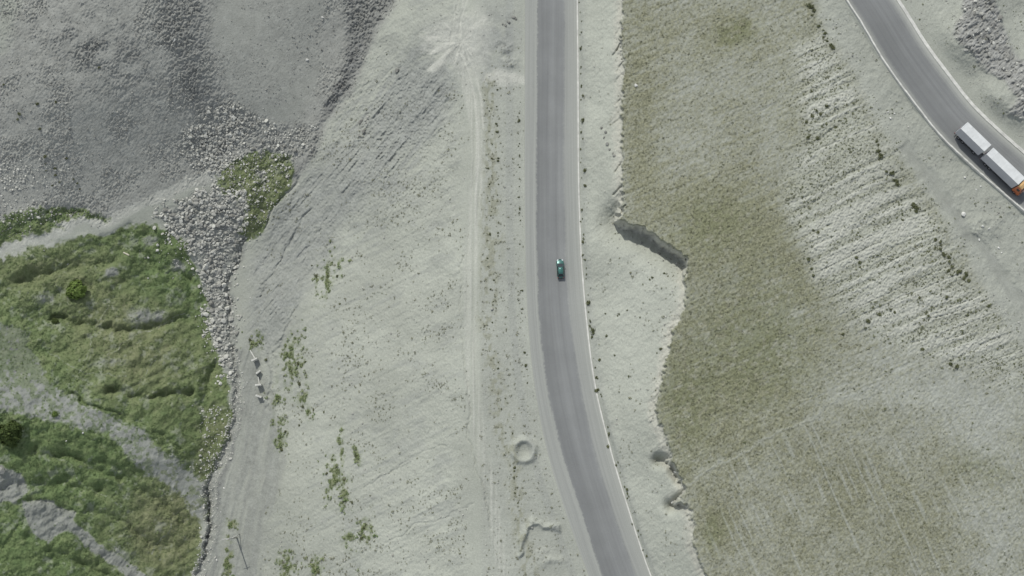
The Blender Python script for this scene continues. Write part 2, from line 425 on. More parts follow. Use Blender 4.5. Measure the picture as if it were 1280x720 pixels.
outcrop_p = [(1196, -300), (1235, -300), (1240, 0), (1250, 20), (1258, 45), (1272, 70), (1300, 90), (1500, 120), (1500, 190), (1310, 160), (1283, 150), (1262, 140), (1272, 118), (1258, 98), (1240, 86), (1222, 72), (1204, 60), (1192, 40), (1200, 20)]
m_out = pmask(outcrop_p, 4)
m_tan = np.clip(sstep(-16, -3, sdE)*(1-plate), 0, 1)*0.85

# ------------------------------------------------------------------ detail relief
amp_off = sstep(0.5, 7, np.minimum(d_road1, np.maximum(-sd_road2, 0)))
near = (np.abs(U-640) < 760) & (np.abs(V-360) < 480)
nf1 = fbm(U/1.9, V/1.9, 601, 2)-0.5
nf2 = fbm(U/7, V/7, 611, 3)-0.5
nf3 = fbm(U/22, V/22, 621, 4)-0.5
rough_sc = sstep(0.42, 0.62, fbm(U/38, V/38, 631, 3))
det = np.zeros_like(U)
# scree: stones, faint fall lines
scr = m_scree*(1-0.75*m_fan)
det += scr*(nf1*(0.12+0.30*rough_sc)+nf2*0.08+nf3*0.35)
det += m_rock1*(nf1*0.4+nf2*0.3)+m_rock2*(nf1*0.5+nf2*0.3)
det += m_dark*(nf1*0.8+nf2*0.7)
fall = vnoise((U*0.80+V*0.60)/3.6, (-U*0.60+V*0.80)/60+3*W1, 641)-0.5
fall2 = vnoise((U*0.80+V*0.60)/9+2*W1, (-U*0.60+V*0.80)/110, 642)-0.5
emb = (1-m_scree)*(1-plate)*(1-g_all)*(1-m_silt)*(1-dust)*sstep(600, 560, U)*sstep(290, 330, U)
fall3 = vnoise((U*0.76+V*0.65)/2.3+W1, (-U*0.65+V*0.76)/34, 646)-0.5
rmod = 0.35+1.1*sstep(.4, .65, patch_n)
det += m_grey*emb*((0.30*fall3+0.22*fall)*rmod+0.45*fall2+0.30*nf1)+emb*ell(490, 170, 70, 90)*(0.20*fall3*rmod+0.32*nf1)
streak = vnoise((U*0.45+V*0.89)/3.2, (-U*0.89+V*0.45)/45, 643)-0.5
streak2 = vnoise((U*0.40+V*0.92)/10+1.5*W2, (-U*0.92+V*0.40)/90, 644)-0.5
det += emb*(1-0.6*m_grey)*(0.13*streak+0.22*streak2+0.22*nf1+0.16*nf2+0.6*nf3)
# individual long erosion grooves in the bank
for pts, dep, w in [([(470, 690), (500, 675), (530, 660), (560, 645), (585, 632)], 0.22, 1.3), ([(455, 610), (480, 590), (510, 575), (560, 555)], 0.2, 1.2),
                    ([(378, 222), (365, 238), (345, 262), (330, 285)], 0.5, 2.0), ([(415, 265), (400, 290), (375, 325)], 0.35, 1.6), ([(396, 262), (372, 300), (345, 335), (325, 365)], 0.45, 1.8),
                    ([(370, 385), (352, 430), (342, 480), (338, 510)], 0.5, 3.0),
                    ([(578, 320), (578, 400), (580, 480), (586, 540), (598, 600), (614, 660)], 0.3, 1.3), ([(262, 610), (262, 650), (252, 700)], 1.0, 2.0), ([(300, 190), (318, 205)], .3, 2),
                    ([(97, 494), (120, 507), (150, 519)], 0.8, 2.5), ([(195, 545), (225, 562)], 0.5, 2.5), ([(36, 625), (60, 627), (95, 640)], 0.7, 3.0), ([(10, 680), (20, 660), (40, 650)], 0.4, 2.5)]:
    dg = line_dist(pts, 40)
    det -= dep*np.exp(-(dg/w)**2)*(0.35+1.1*patch_f)
det -= 0.9*np.exp(-(d_gully/4.0)**2)*(0.4+1.2*patch_f)
flow = vnoise((U+0.25*V+8*W1)/3.0, V/40, 651)-0.5
det += m_silt*(0.32*flow+0.16*nf1)
# meadows: hummocks, cattle paths
hum = fbm(U/3.6, V/3.6, 661, 2)-0.5
det += (g_all+0.5*ridge_m)*(0.22*hum+0.22*nf1+0.20*nf2+2.4*nf3)
for pts, dep, w in ([(62, 402), (95, 409), (140, 416), (200, 408), (238, 399)], 1.1, 6.0), ([(140, 486), (185, 493), (243, 489)], 1.2, 5.0), ([(262, 455), (255, 500), (248, 540)], 0.8, 4.0), ([(0, 612), (60, 600), (120, 612)], 0.8, 7.0), ([(110, 640), (160, 655), (200, 690)], 0.7, 6.0), ([(40, 560), (100, 575), (150, 600)], 0.9, 6.0), ([(130, 575), (185, 612), (228, 655)], 0.8, 5.0), ([(60, 690), (110, 705), (150, 725)], 0.8, 6.0), ([(20, 350), (80, 335), (140, 330)], 0.6, 7.0), ([(175, 310), (200, 335), (235, 350)], 0.7, 5.0):
    dg = line_dist(pts, 40)
    det -= 1.45*dep*np.exp(-(dg/w)**2)*(0.4+patch_n)
cat = vnoise((U*0.5+V*0.87+6*W1)/5.0, (U*0.87-V*0.5)/70, 671)-0.5
det += g_all*0.30*cat
# bench
hatch = vnoise(V/2.4+2*W1, U/30, 681)-0.5
bench = sstep(598, 606, U+0*V)*(1-plate)*sstep(0, 4, d_road1)*(1-sstep(0, 3, U-kB))*(U < 760)
det += bench*(0.05*hatch+0.09*nf1)
det -= 0.12*track2*np.exp(-((d_t2-4.5)/1.2)**2)
det += dust*0.12*nf1*(1-0.5*track2)+track2*0.16*(lanes-.5)
det += (1-plate)*0.12*np.exp(-((d_t2-11)/3.5)**2)*sstep(80, 120, V)
# cutting
cut_ = 0
cutst = vnoise((U*0.60+V*0.80)/3.0+W1*3, (U*0.80-V*0.60)/30, 691)-0.5
det += cut*((0.08+0.16*sstep(-22, -4, sdE))*cutst*(0.3+1.4*patch_n)+0.17*nf1+0.22*nf2+0.5*nf3)
det += cut*sstep(-12, -2, sdE)*0.7*nf2
for yy in (32, 44, 53, 56.5, 77, 92, 121, 146, 203, 231):
    dg = line_dist([(780, yy), (775, yy+3+random.uniform(-1, 2)), (780-random.uniform(8, 17), yy+random.uniform(7, 13))], 20, False)
    det -= cut*random.uniform(0.15, 0.75)*np.exp(-(dg/random.uniform(1.0, 2.0))**2)
# plateau
det += plate*(1-beyond)*(0.18*hum+0.26*nf1+0.4*nf3)
det += plate*(1-beyond)*(1-m_terr)*(1-low_field)*0.12*rows_f
det += plate*m_terr*(0.42*(rill-0.5)+0.24*nf1-0.26*fur*(0.4+1.2*patch_n))
det += plate*low_field*0.35*(furrow_lines-0.5)
det += path_r*0.12
det += beyond*(0.16*nf1+0.28*nf2+0.5*nf3)*(1-0.8*side_tr)
det -= beyond*0.3*side_tr
ridg = 1-np.abs(2*fbm(U/9+W1*3, V/6, 701, 4)-1)
ridg2 = 1-np.abs(2*fbm((U*0.8-V*0.6)/10, (U*0.6+V*0.8)/4, 711, 3)-1)
det += m_out*(0.5*ridg+1.0*ridg2-0.7+0.3*nf1)
# heaps and pits
def ring(cx, cy, r, w, h):
    d = np.sqrt((U-cx+3*W3)**2+(V-cy+3*W4)**2)
    return h*np.exp(-((d-r)/w)**2)-0.5*h*np.exp(-(d/(r*0.6))**2)
det += ring(655, 563, 13, 4, 0.9)
arc = line_dist([(652, 690), (652, 672), (660, 658), (668, 652), (682, 660), (700, 662)], 40)
det += 1.0*np.exp(-(arc/3.5)**2)
det += m_pad*(0.35*nf2)+0.25*(rays-.4)*ell(560, 58, 42, 34)
det += 0.9*ell(690, 705, 22, 12)*(0.6+nf2)+1.0*ell(628, 62, 12, 7)*(0.6+2*nf2)+0.8*ell(640, 78, 10, 5)*(0.6+2*nf2)
det += 1.2*ell(1230, 283, 20, 12)*(0.7+nf2)
det += np.where(near, 0, 6*(fbm(U/300, V/300, 721, 4)-0.5))
det = det*amp_off
H = H+det
# the roads sit in the ground
t1 = 1-sstep(0.5, 9, d_road1)
H = H+(zr(V)-H)*t1
H = H-0.30*(1-sstep(-4, 0.0, d_road1))
right2 = sstep(0, 6, (U-np.interp(V, R2r[:, 1], R2r[:, 0])))
t2 = 1-sstep(0.5, 6+26*right2, -sd_road2)
H = H+(zr2(U, V)-H)*t2
H = H-0.30*sstep(0.0, 4, sd_road2)
XYZ = ground_point(U, V, H)


def hgt(u, v):
    i = int(round(min(max(u, -39), 1319)))+int(np.searchsorted(UA, -40)+40)
    j = int(round(min(max(v, -39), 759)))+int(np.searchsorted(VA, -40)+40)
    return H[j, i]


I0 = int(np.searchsorted(UA, -0.001)); J0 = int(np.searchsorted(VA, -0.001))


def look(A, u, v):
    i = np.clip(np.round(u).astype(int)+I0, I0-39, I0+1318); j = np.clip(np.round(v).astype(int)+J0, J0-39, J0+758)
    return A[j, i]


def spot(u, v, lift=0.0):
    u = np.atleast_1d(np.asarray(u, float)); v = np.atleast_1d(np.asarray(v, float))
    h = look(H, u, v)
    return ground_point(u, v, h)+np.array([0, 0, lift])


MPP = DIST/F    # metres per survey pixel, about 0.2


# ------------------------------------------------------------------ materials
def mat(name):
    m = bpy.data.materials.new(name); m.use_nodes = True
    nt = m.node_tree
    b = nt.nodes['Principled BSDF']
    b.inputs['Roughness'].default_value = 0.9
    b.inputs['Specular IOR Level'].default_value = 0.2
    return m, nt, b


def N(nt, t, **kw):
    n = nt.nodes.new(t)
    for k, v in kw.items():
        setattr(n, k, v)
    return n


def noise(nt, scale, detail=4, rough=0.6, vec=None):
    n = N(nt, 'ShaderNodeTexNoise')
    n.inputs['Scale'].default_value = scale; n.inputs['Detail'].default_value = detail; n.inputs['Roughness'].default_value = rough
    if vec:
        nt.links.new(vec, n.inputs['Vector'])
    return n.outputs['Fac']


def ramp(nt, fac, stops):
    r = N(nt, 'ShaderNodeValToRGB')
    el = r.color_ramp.elements
    el[0].position, el[0].color = stops[0][0], (*stops[0][1], 1)
    el[1].position, el[1].color = stops[-1][0], (*stops[-1][1], 1)
    for p, c in stops[1:-1]:
        e = el.new(p); e.color = (*c, 1)
    nt.links.new(fac, r.inputs[0])
    return r.outputs[0]


def mixc(nt, fac, a, b, mode='MIX'):
    n = N(nt, 'ShaderNodeMix', data_type='RGBA', blend_type=mode)
    for s, x in ((n.inputs[0], fac), (n.inputs[6], a), (n.inputs[7], b)):
        if isinstance(x, (int, float)):
            s.default_value = x
        elif isinstance(x, tuple):
            s.default_value = (*x, 1)
        else:
            nt.links.new(x, s)
    return n.outputs[2]


def math_(nt, op, a, b=0.0, clamp=False):
    n = N(nt, 'ShaderNodeMath', operation=op); n.use_clamp = clamp
    for s, x in ((n.inputs[0], a), (n.inputs[1], b)):
        if isinstance(x, (int, float)):
            s.default_value = x
        else:
            nt.links.new(x, s)
    return n.outputs[0]


def sc(c, k):
    return tuple(x*k for x in c)


def ground_material():
    m, nt, b = mat('mountain_ground')
    geo = N(nt, 'ShaderNodeNewGeometry').outputs['Position']
    n_big = noise(nt, 0.05, 5, 0.6, geo); n_mid = noise(nt, 0.45, 5, 0.65, geo); n_fin = noise(nt, 2.2, 4, 0.7, geo); n_spk = noise(nt, 5.0, 2, 0.6, geo)
    att = {}
    for nm in ('mask_a', 'mask_b', 'mask_c'):
        a = N(nt, 'ShaderNodeAttribute', attribute_name=nm)
        s = N(nt, 'ShaderNodeSeparateColor'); nt.links.new(a.outputs['Color'], s.inputs[0])
        att[nm] = (s.outputs[0], s.outputs[1], s.outputs[2], a.outputs['Alpha'])
    scree, dark, green, olive = att['mask_a']
    dst, silt, tan, rock = att['mask_b']
    grey, gtone, lush, _ = att['mask_c']

    def two(c, f=0.22, src=n_mid):
        return ramp(nt, src, [(0.32, sc(c, 1-f)), (0.68, sc(c, 1+f))])

    def pert(x, k=0.35):
        return math_(nt, 'ADD', x, math_(nt, 'MULTIPLY', math_(nt, 'SUBTRACT', n_fin, 0.5), math_(nt, 'MULTIPLY', math_(nt, 'MULTIPLY', x, math_(nt, 'SUBTRACT', 1.0, x)), 4*k)), True)
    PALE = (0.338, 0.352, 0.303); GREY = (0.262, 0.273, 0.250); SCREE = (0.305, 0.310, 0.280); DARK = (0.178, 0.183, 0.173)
    DUST = (0.440, 0.445, 0.395); SILT = (0.255, 0.265, 0.238); TAN = (0.405, 0.402, 0.345); ROCK = (0.262, 0.265, 0.250)
    c = two(PALE, 0.10, n_big)
    c = mixc(nt, pert(grey), c, two(GREY, 0.15))
    c = mixc(nt, pert(scree), c, two(SCREE, 0.14))
    c = mixc(nt, pert(dark), c, two(DARK, 0.22))
    c = mixc(nt, pert(rock), c, two(ROCK, 0.30))
    c = mixc(nt, pert(silt), c, two(SILT, 0.15))
    c = mixc(nt, pert(tan), c, two(TAN, 0.12))
    c = mixc(nt, pert(dst), c, two(DUST, 0.08))
    oc = ramp(nt, n_fin, [(0.30, (0.156, 0.159, 0.103)), (0.52, (0.204, 0.207, 0.142)), (0.74, (0.278, 0.275, 0.190))])
    c = mixc(nt, pert(olive, 0.6), c, oc)
    gc1 = ramp(nt, n_mid, [(0.28, (0.105, 0.155, 0.066)), (0.55, (0.140, 0.185, 0.082)), (0.78, (0.190, 0.220, 0.115))])
    gc2 = ramp(nt, n_mid, [(0.28, (0.140, 0.162, 0.082)), (0.55, (0.182, 0.196, 0.108)), (0.78, (0.230, 0.236, 0.145))])
    c = mixc(nt, pert(green, 0.6), c, mixc(nt, gtone, gc1, gc2))
    c = mixc(nt, math_(nt, 'MULTIPLY', lush, 0.65), c, (0.132, 0.146, 0.072))
    spk = ramp(nt, n_spk, [(0.28, (0.88, 0.88, 0.88)), (0.72, (1.11, 1.11, 1.11))])
    c = mixc(nt, 1.0, c, spk, 'MULTIPLY')
    fin = ramp(nt, n_fin, [(0.3, (0.90, 0.90, 0.90)), (0.7, (1.10, 1.10, 1.10))])
    c = mixc(nt, 1.0, c, fin, 'MULTIPLY')
    nt.links.new(c, b.inputs['Base Color'])
    b.inputs['Roughness'].default_value = 0.95
    b.inputs['Specular IOR Level'].default_value = 0.1
    bp = N(nt, 'ShaderNodeBump'); bp.inputs['Strength'].default_value = 0.35; bp.inputs['Distance'].default_value = 0.25
    nt.links.new(n_fin, bp.inputs['Height']); nt.links.new(bp.outputs[0], b.inputs['Normal'])
    return m


M_GROUND = ground_material()


def rock_material(name, c, v=0.3):
    m, nt, b = mat(name)
    oi = N(nt, 'ShaderNodeObjectInfo')
    at = N(nt, 'ShaderNodeAttribute', attribute_name='tint').outputs['Fac']
    geo = N(nt, 'ShaderNodeNewGeometry').outputs['Position']
    n = noise(nt, 3.0, 4, 0.6, geo)
    f = math_(nt, 'ADD', math_(nt, 'MULTIPLY', n, 0.5), math_(nt, 'MULTIPLY', math_(nt, 'ADD', at, oi.outputs['Random']), 0.4), True)
    nt.links.new(ramp(nt, f, [(0.2, sc(c, 1-v)), (0.9, sc(c, 1+v))]), b.inputs['Base Color'])
    return m


M_ROCK = rock_material('grey_stone', (0.335, 0.335, 0.302), 0.50)
M_PALEROCK = rock_material('pale_stone', (0.56, 0.56, 0.52), 0.18)
M_DARKROCK = rock_material('dark_stone', (0.26, 0.26, 0.236), 0.45)


def leaf_material(name, lo, mid, hi):
    m, nt, b = mat(name)
    at = N(nt, 'ShaderNodeAttribute', attribute_name='tint').outputs['Fac']
    oi = N(nt, 'ShaderNodeObjectInfo').outputs['Random']
    f = math_(nt, 'ADD', math_(nt, 'MULTIPLY', at, 0.75), math_(nt, 'MULTIPLY', oi, 0.25), True)
    nt.links.new(ramp(nt, f, [(0.0, lo), (0.5, mid), (1.0, hi)]), b.inputs['Base Color'])
    b.inputs['Roughness'].default_value = 0.8
    return m


M_MEADOW = leaf_material('meadow_leaf', (0.092, 0.150, 0.060), (0.155, 0.205, 0.088), (0.230, 0.250, 0.130))
M_DRY = leaf_material('dry_grass_blade', (0.122, 0.128, 0.080), (0.186, 0.190, 0.128), (0.31, 0.308, 0.235))
M_SHRUB = leaf_material('shrub_leaf', (0.075, 0.088, 0.044), (0.120, 0.132, 0.066), (0.175, 0.182, 0.100))
M_LUSH = leaf_material('bright_bush_leaf', (0.075, 0.120, 0.025), (0.125, 0.185, 0.045), (0.19, 0.245, 0.075))
M_DKBUSH = leaf_material('dark_bush_leaf', (0.028, 0.045, 0.012), (0.055, 0.080, 0.022), (0.110, 0.135, 0.045))


def plain(name, c, rough=0.6, spec=0.3, var=0.12, scale=1.5, metal=0.0, coat=0.0):
    m, nt, b = mat(name)
    tc = N(nt, 'ShaderNodeTexCoord').outputs['Object']
    n = noise(nt, scale, 4, 0.6, tc)
    nt.links.new(ramp(nt, n, [(0.3, sc(c, 1-var)), (0.7, sc(c, 1+var))]), b.inputs['Base Color'])
    b.inputs['Roughness'].default_value = rough; b.inputs['Specular IOR Level'].default_value = spec; b.inputs['Metallic'].default_value = metal
    b.inputs['Coat Weight'].default_value = coat
    return m


# ------------------------------------------------------------------ mesh helpers
def mesh_from(name, verts, faces_flat, nper, material, smooth=False):
    me = bpy.data.meshes.new(name)
    verts = np.asarray(verts, np.float32); ff = np.asarray(faces_flat, np.int32).ravel()
    nf = len(ff)//nper
    me.vertices.add(len(verts)); me.vertices.foreach_set('co', verts.ravel())
    me.loops.add(len(ff)); me.loops.foreach_set('vertex_index', ff)
    me.polygons.add(nf); me.polygons.foreach_set('loop_start', np.arange(0, nf*nper, nper, dtype=np.int32))
    if material:
        me.materials.append(material)
    me.update(calc_edges=True)
    me.polygons.foreach_set('use_smooth', np.full(nf, smooth))
    return me


def link(name, me, parent=None):
    o = bpy.data.objects.new(name, me); COL.objects.link(o)
    if parent:
        o.parent = parent
    return o


def tag(o, label=None, cat=None, group=None, kind=None):
    if label: o['label'] = label
    if cat: o['category'] = cat
    if group: o['group'] = group
    if kind: o['kind'] = kind
    return o


# ------------------------------------------------------------------ the ground, cut along its natural borders
du = np.gradient(XYZ, axis=1); dv = np.gradient(XYZ, axis=0)
NRM = np.cross(dv, du)
NRM *= np.sign(((CAM-XYZ)*NRM).sum(-1, keepdims=True)); NRM /= np.linalg.norm(NRM, axis=2, keepdims=True)+1e-12
zone = np.zeros(U.shape, np.int8)                       # 0 embankment
zone[plate > 0.5] = 1                                   # dry hillside
zone[(plate < 0.5) & (U > kB)] = 2                      # cut slope
zone[(plate < 0.5) & (U <= kB) & (m_scree > 0.5)] = 3   # scree
left = (plate < 0.5) & (U < 400)
zone[left & (np.maximum(g_all, ridge_m) > 0.5)] = 4     # meadow
zone[left & (m_silt > 0.5)] = 5                         # stream bed
zone[(m_rock2 > 0.5)] = 5
zone[(dust > 0.5) & (plate < 0.5) & (U < 640)] = 6      # tracks
zone[(side_tr > 0.5) & (plate > 0.5) & (sd_road2 < -3)] = 6
zone[m_out > 0.5] = 7
far = (U < -40) | (U > 1320) | (V < -40) | (V > 760)
MA = np.stack([np.clip(m_scree*(1-0.25*m_fan), 0, 1)*(1-m_paletl), np.clip(m_dark*(1-0.5*m_fan)+0.6*m_rock2*(0.4+patch_f)+0.95*np.exp(-(d_gully/3.6)**2)*sstep(.35, .6, patch_f+.1)+0.55*m_silt*sstep(.52, .75, vnoise((U+0.22*V+10*W1)/3.6, V/34, 771)*0.75+0.25*patch_f)+0.9*np.exp(-(line_dist([(300, 445), (296, 480), (303, 510), (290, 560), (276, 610), (272, 650), (262, 720)], 40)/3.4)**2)*(0.4+patch_f)+0.35*np.exp(-(line_dist([(336, 430), (341, 480), (344, 510), (352, 560), (348, 600)], 40)/2.5)**2)*patch_n*1.6+0.55*ell(313, 586, 10, 13)*sstep(.35, .6, patch_n+.1)+0.95*ridge_m*ell(20, 438, 80, 36)*(0.3+1.2*patch_f)+0.45*np.clip(g_soft-1.2*m_green, 0, 1)+0.22*ridge_m*patch_f+0.35*m_rock1*patch_f, 0, 1), np.clip(m_green, 0, 1), np.clip(np.maximum(olive, strip_veg), 0, 1)], -1)
MB = np.stack([np.clip(dust, 0, 1), np.clip(m_silt*(0.35+0.9*vnoise((U+0.25*V+8*W1)/4.0, V/50, 757))+0.7*side_tr*beyond*(0.4+patch_n), 0, 1), m_tan, np.clip(m_out+0.3*m_rock2, 0, 1)], -1)
emb0 = (1-plate)*(1-m_scree)*(U < 655)
hatch_strip = bench*sstep(.5, .8, np.exp(-((U-sL+19)/7.0)**2))*0.5
streaky = np.clip(emb*(0.9*sstep(.45, .75, vnoise((U*0.80+V*0.60)/4.5+W1*2, (-U*0.60+V*0.80)/50, 745))*ell(480, 170, 75, 95)+0.55*sstep(.42, .66, fbm(U/26, V/18, 751, 4))*sstep(.4, .6, vnoise((U*.45+V*.89)/3.4, (-U*.89+V*.45)/26, 755))), 0, 1)
MC = np.stack([np.clip(0.75*streaky+0.45*plate*(1-beyond)*(1-0.9*m_terr)+0.8*m_grey*emb+0.30*beyond+0.35*cut*(1-sstep(6, 16, U-kB))+0.6*ridge_m+bare*g_all*0.7+0.25*bench+0.6*hatch_strip+0.7*emb0*np.clip(ell(560, 62, 70, 46)+0.6*ell(620, 50, 26, 60)+.5*ell(530, 130, 40, 40), 0, 1)*sstep(.3, .65, patch_n+.1)+0.5*rough_sc*m_fan, 0, 1), olivetone, greenspot, np.ones_like(U)], -1)
idx = np.arange(NV*NU).reshape(NV, NU)
quads = np.stack([idx[1:, :-1], idx[1:, 1:], idx[:-1, 1:], idx[:-1, :-1]], -1).reshape(-1, 4)
zf = zone[:-1, :-1].reshape(-1)
names = ['embankment_slope', 'dry_hillside', 'cut_slope', 'scree_slope', 'meadow_ground', 'stream_bed', 'dirt_track', 'rock_outcrop']
PV = XYZ.reshape(-1, 3); NN = NRM.reshape(-1, 3)
for z, nm in enumerate(names):
    q = quads[zf == z]
    used, inv = np.unique(q.ravel(), return_inverse=True)
    me = mesh_from(nm, PV[used], inv, 4, M_GROUND, True)
    for an, arr in (('mask_a', MA), ('mask_b', MB), ('mask_c', MC)):
        a = me.attributes.new(an, 'FLOAT_COLOR', 'POINT')
        a.data.foreach_set('color', arr.reshape(-1, 4)[used].astype(np.float32).ravel())
    me.normals_split_custom_set_from_vertices(NN[used].astype(np.float32))
    tag(link(nm, me), kind='structure')
# distant valley floor out to the horizon
fm, fnt, fb = mat('valley_ground')
g = N(fnt, 'ShaderNodeNewGeometry').outputs['Position']
fnt.links.new(ramp(fnt, noise(fnt, 0.004, 6, 0.6, g), [(0.35, (0.20, 0.205, 0.17)), (0.65, (0.36, 0.36, 0.32))]), fb.inputs['Base Color'])
me = mesh_from('valley_floor', [(-30000, -30000, -70), (30000, -30000, -70), (30000, 30000, -70), (-30000, 30000, -70)], [0, 1, 2, 3], 4, fm)
tag(link('valley_floor', me), kind='structure')


# ------------------------------------------------------------------ roads
def road_material(name, second=False):
    m, nt, b = mat(name)
    uv = N(nt, 'ShaderNodeUVMap', uv_map='lane')
    s = N(nt, 'ShaderNodeSeparateXYZ'); nt.links.new(uv.outputs[0], s.inputs[0])
    lat, alo = s.outputs[0], s.outputs[1]
    geo = N(nt, 'ShaderNodeNewGeometry').outputs['Position']
    cmb = N(nt, 'ShaderNodeCombineXYZ'); nt.links.new(math_(nt, 'MULTIPLY', lat, 9.0), cmb.inputs[0]); nt.links.new(math_(nt, 'MULTIPLY', alo, 0.02), cmb.inputs[1])
    streak = noise(nt, 1.0, 4, 0.55, cmb.outputs[0])
    n_f = noise(nt, 1.2, 4, 0.65, geo); n_b = noise(nt, 0.09, 4, 0.6, geo); n_s = noise(nt, 6.0, 2, 0.6, geo)
    latn = math_(nt, 'ADD', lat, math_(nt, 'ADD', math_(nt, 'MULTIPLY', math_(nt, 'SUBTRACT', n_f, 0.5), 0.20), math_(nt, 'MULTIPLY', math_(nt, 'SUBTRACT', n_b, 0.5), 0.20)))
    k = 0.92 if second else 1.0
    prof = ramp(nt, math_(nt, 'DIVIDE', lat, 3.0), [(0.0, (1.0,)*3), (0.36, (0.96,)*3), (0.46, (1.02,)*3), (0.52, (1.14,)*3), (0.57, (1.05,)*3), (0.62, (1.13,)*3), (0.68, (1.12,)*3), (1.0, (1.1,)*3)])
    ac_ = ramp(nt, streak, [(0.3, (0.166*k, 0.172*k, 0.170*k)), (0.7, (0.196*k, 0.203*k, 0.198*k))])
    asphalt = mixc(nt, 1.0, ac_, prof, 'MULTIPLY')
    asphalt = mixc(nt, 1.0, asphalt, ramp(nt, n_b, [(0.3, (0.90,)*3), (0.7, (1.09,)*3)]), 'MULTIPLY')
    dustc = ramp(nt, streak, [(0.3, (0.285, 0.295, 0.268)), (0.7, (0.345, 0.354, 0.322))])
    l3 = math_(nt, 'DIVIDE', latn, 3.0)
    if second:
        df = ramp(nt, l3, [(0.0, (0.85,)*3), (0.06, (0.55,)*3), (0.13, (0.0,)*3), (0.76, (0.0,)*3), (0.84, (0.45,)*3), (0.92, (1.0,)*3)])
    else:
        df = ramp(nt, l3, [(0.0, (0.80,)*3), (0.20, (0.62,)*3), (0.30, (0.85,)*3), (0.325, (0.7,)*3), (0.345, (0.0,)*3), (0.655, (0.03,)*3), (0.69, (0.55,)*3), (0.85, (0.72,)*3), (1.0, (1.0,)*3)])
    c = mixc(nt, df, asphalt, dustc)
    c = mixc(nt, 1.0, c, ramp(nt, n_s, [(0.3, (0.94,)*3), (0.7, (1.06,)*3)]), 'MULTIPLY')
    nt.links.new(c, b.inputs['Base Color'])
    b.inputs['Roughness'].default_value = 0.85
    return m


def strip(name, rows, lat, material):
    """rows: (n, m, 3) world points, lat: (n, m, 2) lane coordinates."""
    n, m = rows.shape[:2]
    ix = np.arange(n*m).reshape(n, m)
    q = np.stack([ix[:-1, :-1], ix[1:, :-1], ix[1:, 1:], ix[:-1, 1:]], -1).reshape(-1, 4)
    P = rows.reshape(-1, 3)
    a, b_, c = P[q[0, 0]], P[q[0, 1]], P[q[0, 2]]
    if np.cross(b_-a, c-b_)[2] < 0:
        q = q[:, ::-1]
    me = mesh_from(name, P, q, 4, material, True)
    if lat is not None:
        uvl = me.uv_layers.new(name='lane')
        uvl.data.foreach_set('uv', lat.reshape(-1, 2)[q.ravel()].astype(np.float32).ravel())
    return link(name, me)


vs = np.arange(-900, 1300.1, 4.0)
e = [smooth_interp(vs, VR, x) for x in (R_SL, R_AL, R_AR, R_KB)]
lats = np.linspace(0, 3, 19)
cols = np.stack([np.array([np.interp(l, [0, 1, 2, 3], [e[i][k] for i in range(4)]) for l in lats]) for k in range(len(vs))])
VV = np.repeat(vs[:, None], len(lats), 1)
crown = 0.05+0.06*(1-((lats-1.5)/1.5)**2)
rows = ground_point(cols, VV, zr(VV)+crown[None])
alo = np.concatenate([[0], np.cumsum(np.linalg.norm(np.diff(rows[:, 9], axis=0), axis=1))])
lat = np.stack([np.repeat(lats[None], len(vs), 0), np.repeat(alo[:, None], len(lats), 1)], -1)
M_ROAD = road_material('dusty_asphalt'); M_ROAD2 = road_material('upper_asphalt', True)
tag(strip('road', rows, lat, M_ROAD), kind='structure')
lats2 = np.linspace(0, 3, 16)
P2 = L2r[:, None, :]+(R2r-L2r)[:, None, :]*(lats2/3.0)[None, :, None]
rows2 = ground_point(P2[..., 0], P2[..., 1], zr2(P2[..., 0], P2[..., 1])+0.05)
alo2 = np.concatenate([[0], np.cumsum(np.linalg.norm(np.diff(rows2[:, 7], axis=0), axis=1))])
lat2 = np.stack([np.repeat(lats2[None], len(L2r), 0), np.repeat(alo2[:, None], len(lats2), 1)], -1)
tag(strip('road', rows2, lat2, M_ROAD2), kind='structure')

M_KERB = plain('kerb_concrete', (0.52, 0.52, 0.48), 0.85, 0.15, 0.18, 0.7)


def kerb(name, A, B, z, h, material=M_KERB, under=0.5):
    """a low concrete strip between survey lines A and B, h above level z, reaching below the ground"""
    a0 = ground_point(A[:, 0], A[:, 1], z); b0 = ground_point(B[:, 0], B[:, 1], z)
    up = np.array([0, 0, 1.0])
    jit = 1+0.25*(RNG.random(len(A))-0.5)
    hh = (h*jit)[:, None]*up
    rows = np.stack([a0-under*up, a0+hh, b0+hh, b0-under*up], 1)
    n = len(A)
    ix = np.arange(n*4).reshape(n, 4)
    q = np.stack([ix[:-1, :-1], ix[1:, :-1], ix[1:, 1:], ix[:-1, 1:]], -1).reshape(-1, 4)
    me = mesh_from(name, rows.reshape(-1, 3), q, 4, material, False)
    bm = bmesh.new(); bm.from_mesh(me); bmesh.ops.recalc_face_normals(bm, faces=bm.faces); bm.to_mesh(me); bm.free()
    return link(name, me)


kx = smooth_interp(vs, VR, R_KB)
wob = 0.5*(vnoise(vs/9, vs*0+0.5, 733)-0.5)
tag(kerb('kerb', np.stack([kx-0.3, vs], 1), np.stack([kx+1.5+wob, vs], 1), zr(vs), 0.15), kind='structure')
# upper road: a low wall on the valley side, a flat gutter on the hill side
wl = kerb('parapet_wall', L2r-nor2*1.5, L2r+nor2*0.3, zr2(L2r[:, 0], L2r[:, 1]), 0.55, M_KERB, 1.8)
tag(wl, 'low pale concrete wall running along the lower left edge of the road with the truck', 'wall')
tag(kerb('kerb', R2r-nor2*3.2, R2r+nor2*0.6, zr2(R2r[:, 0], R2r[:, 1]), 0.16, M_KERB, 0.3), kind='structure')


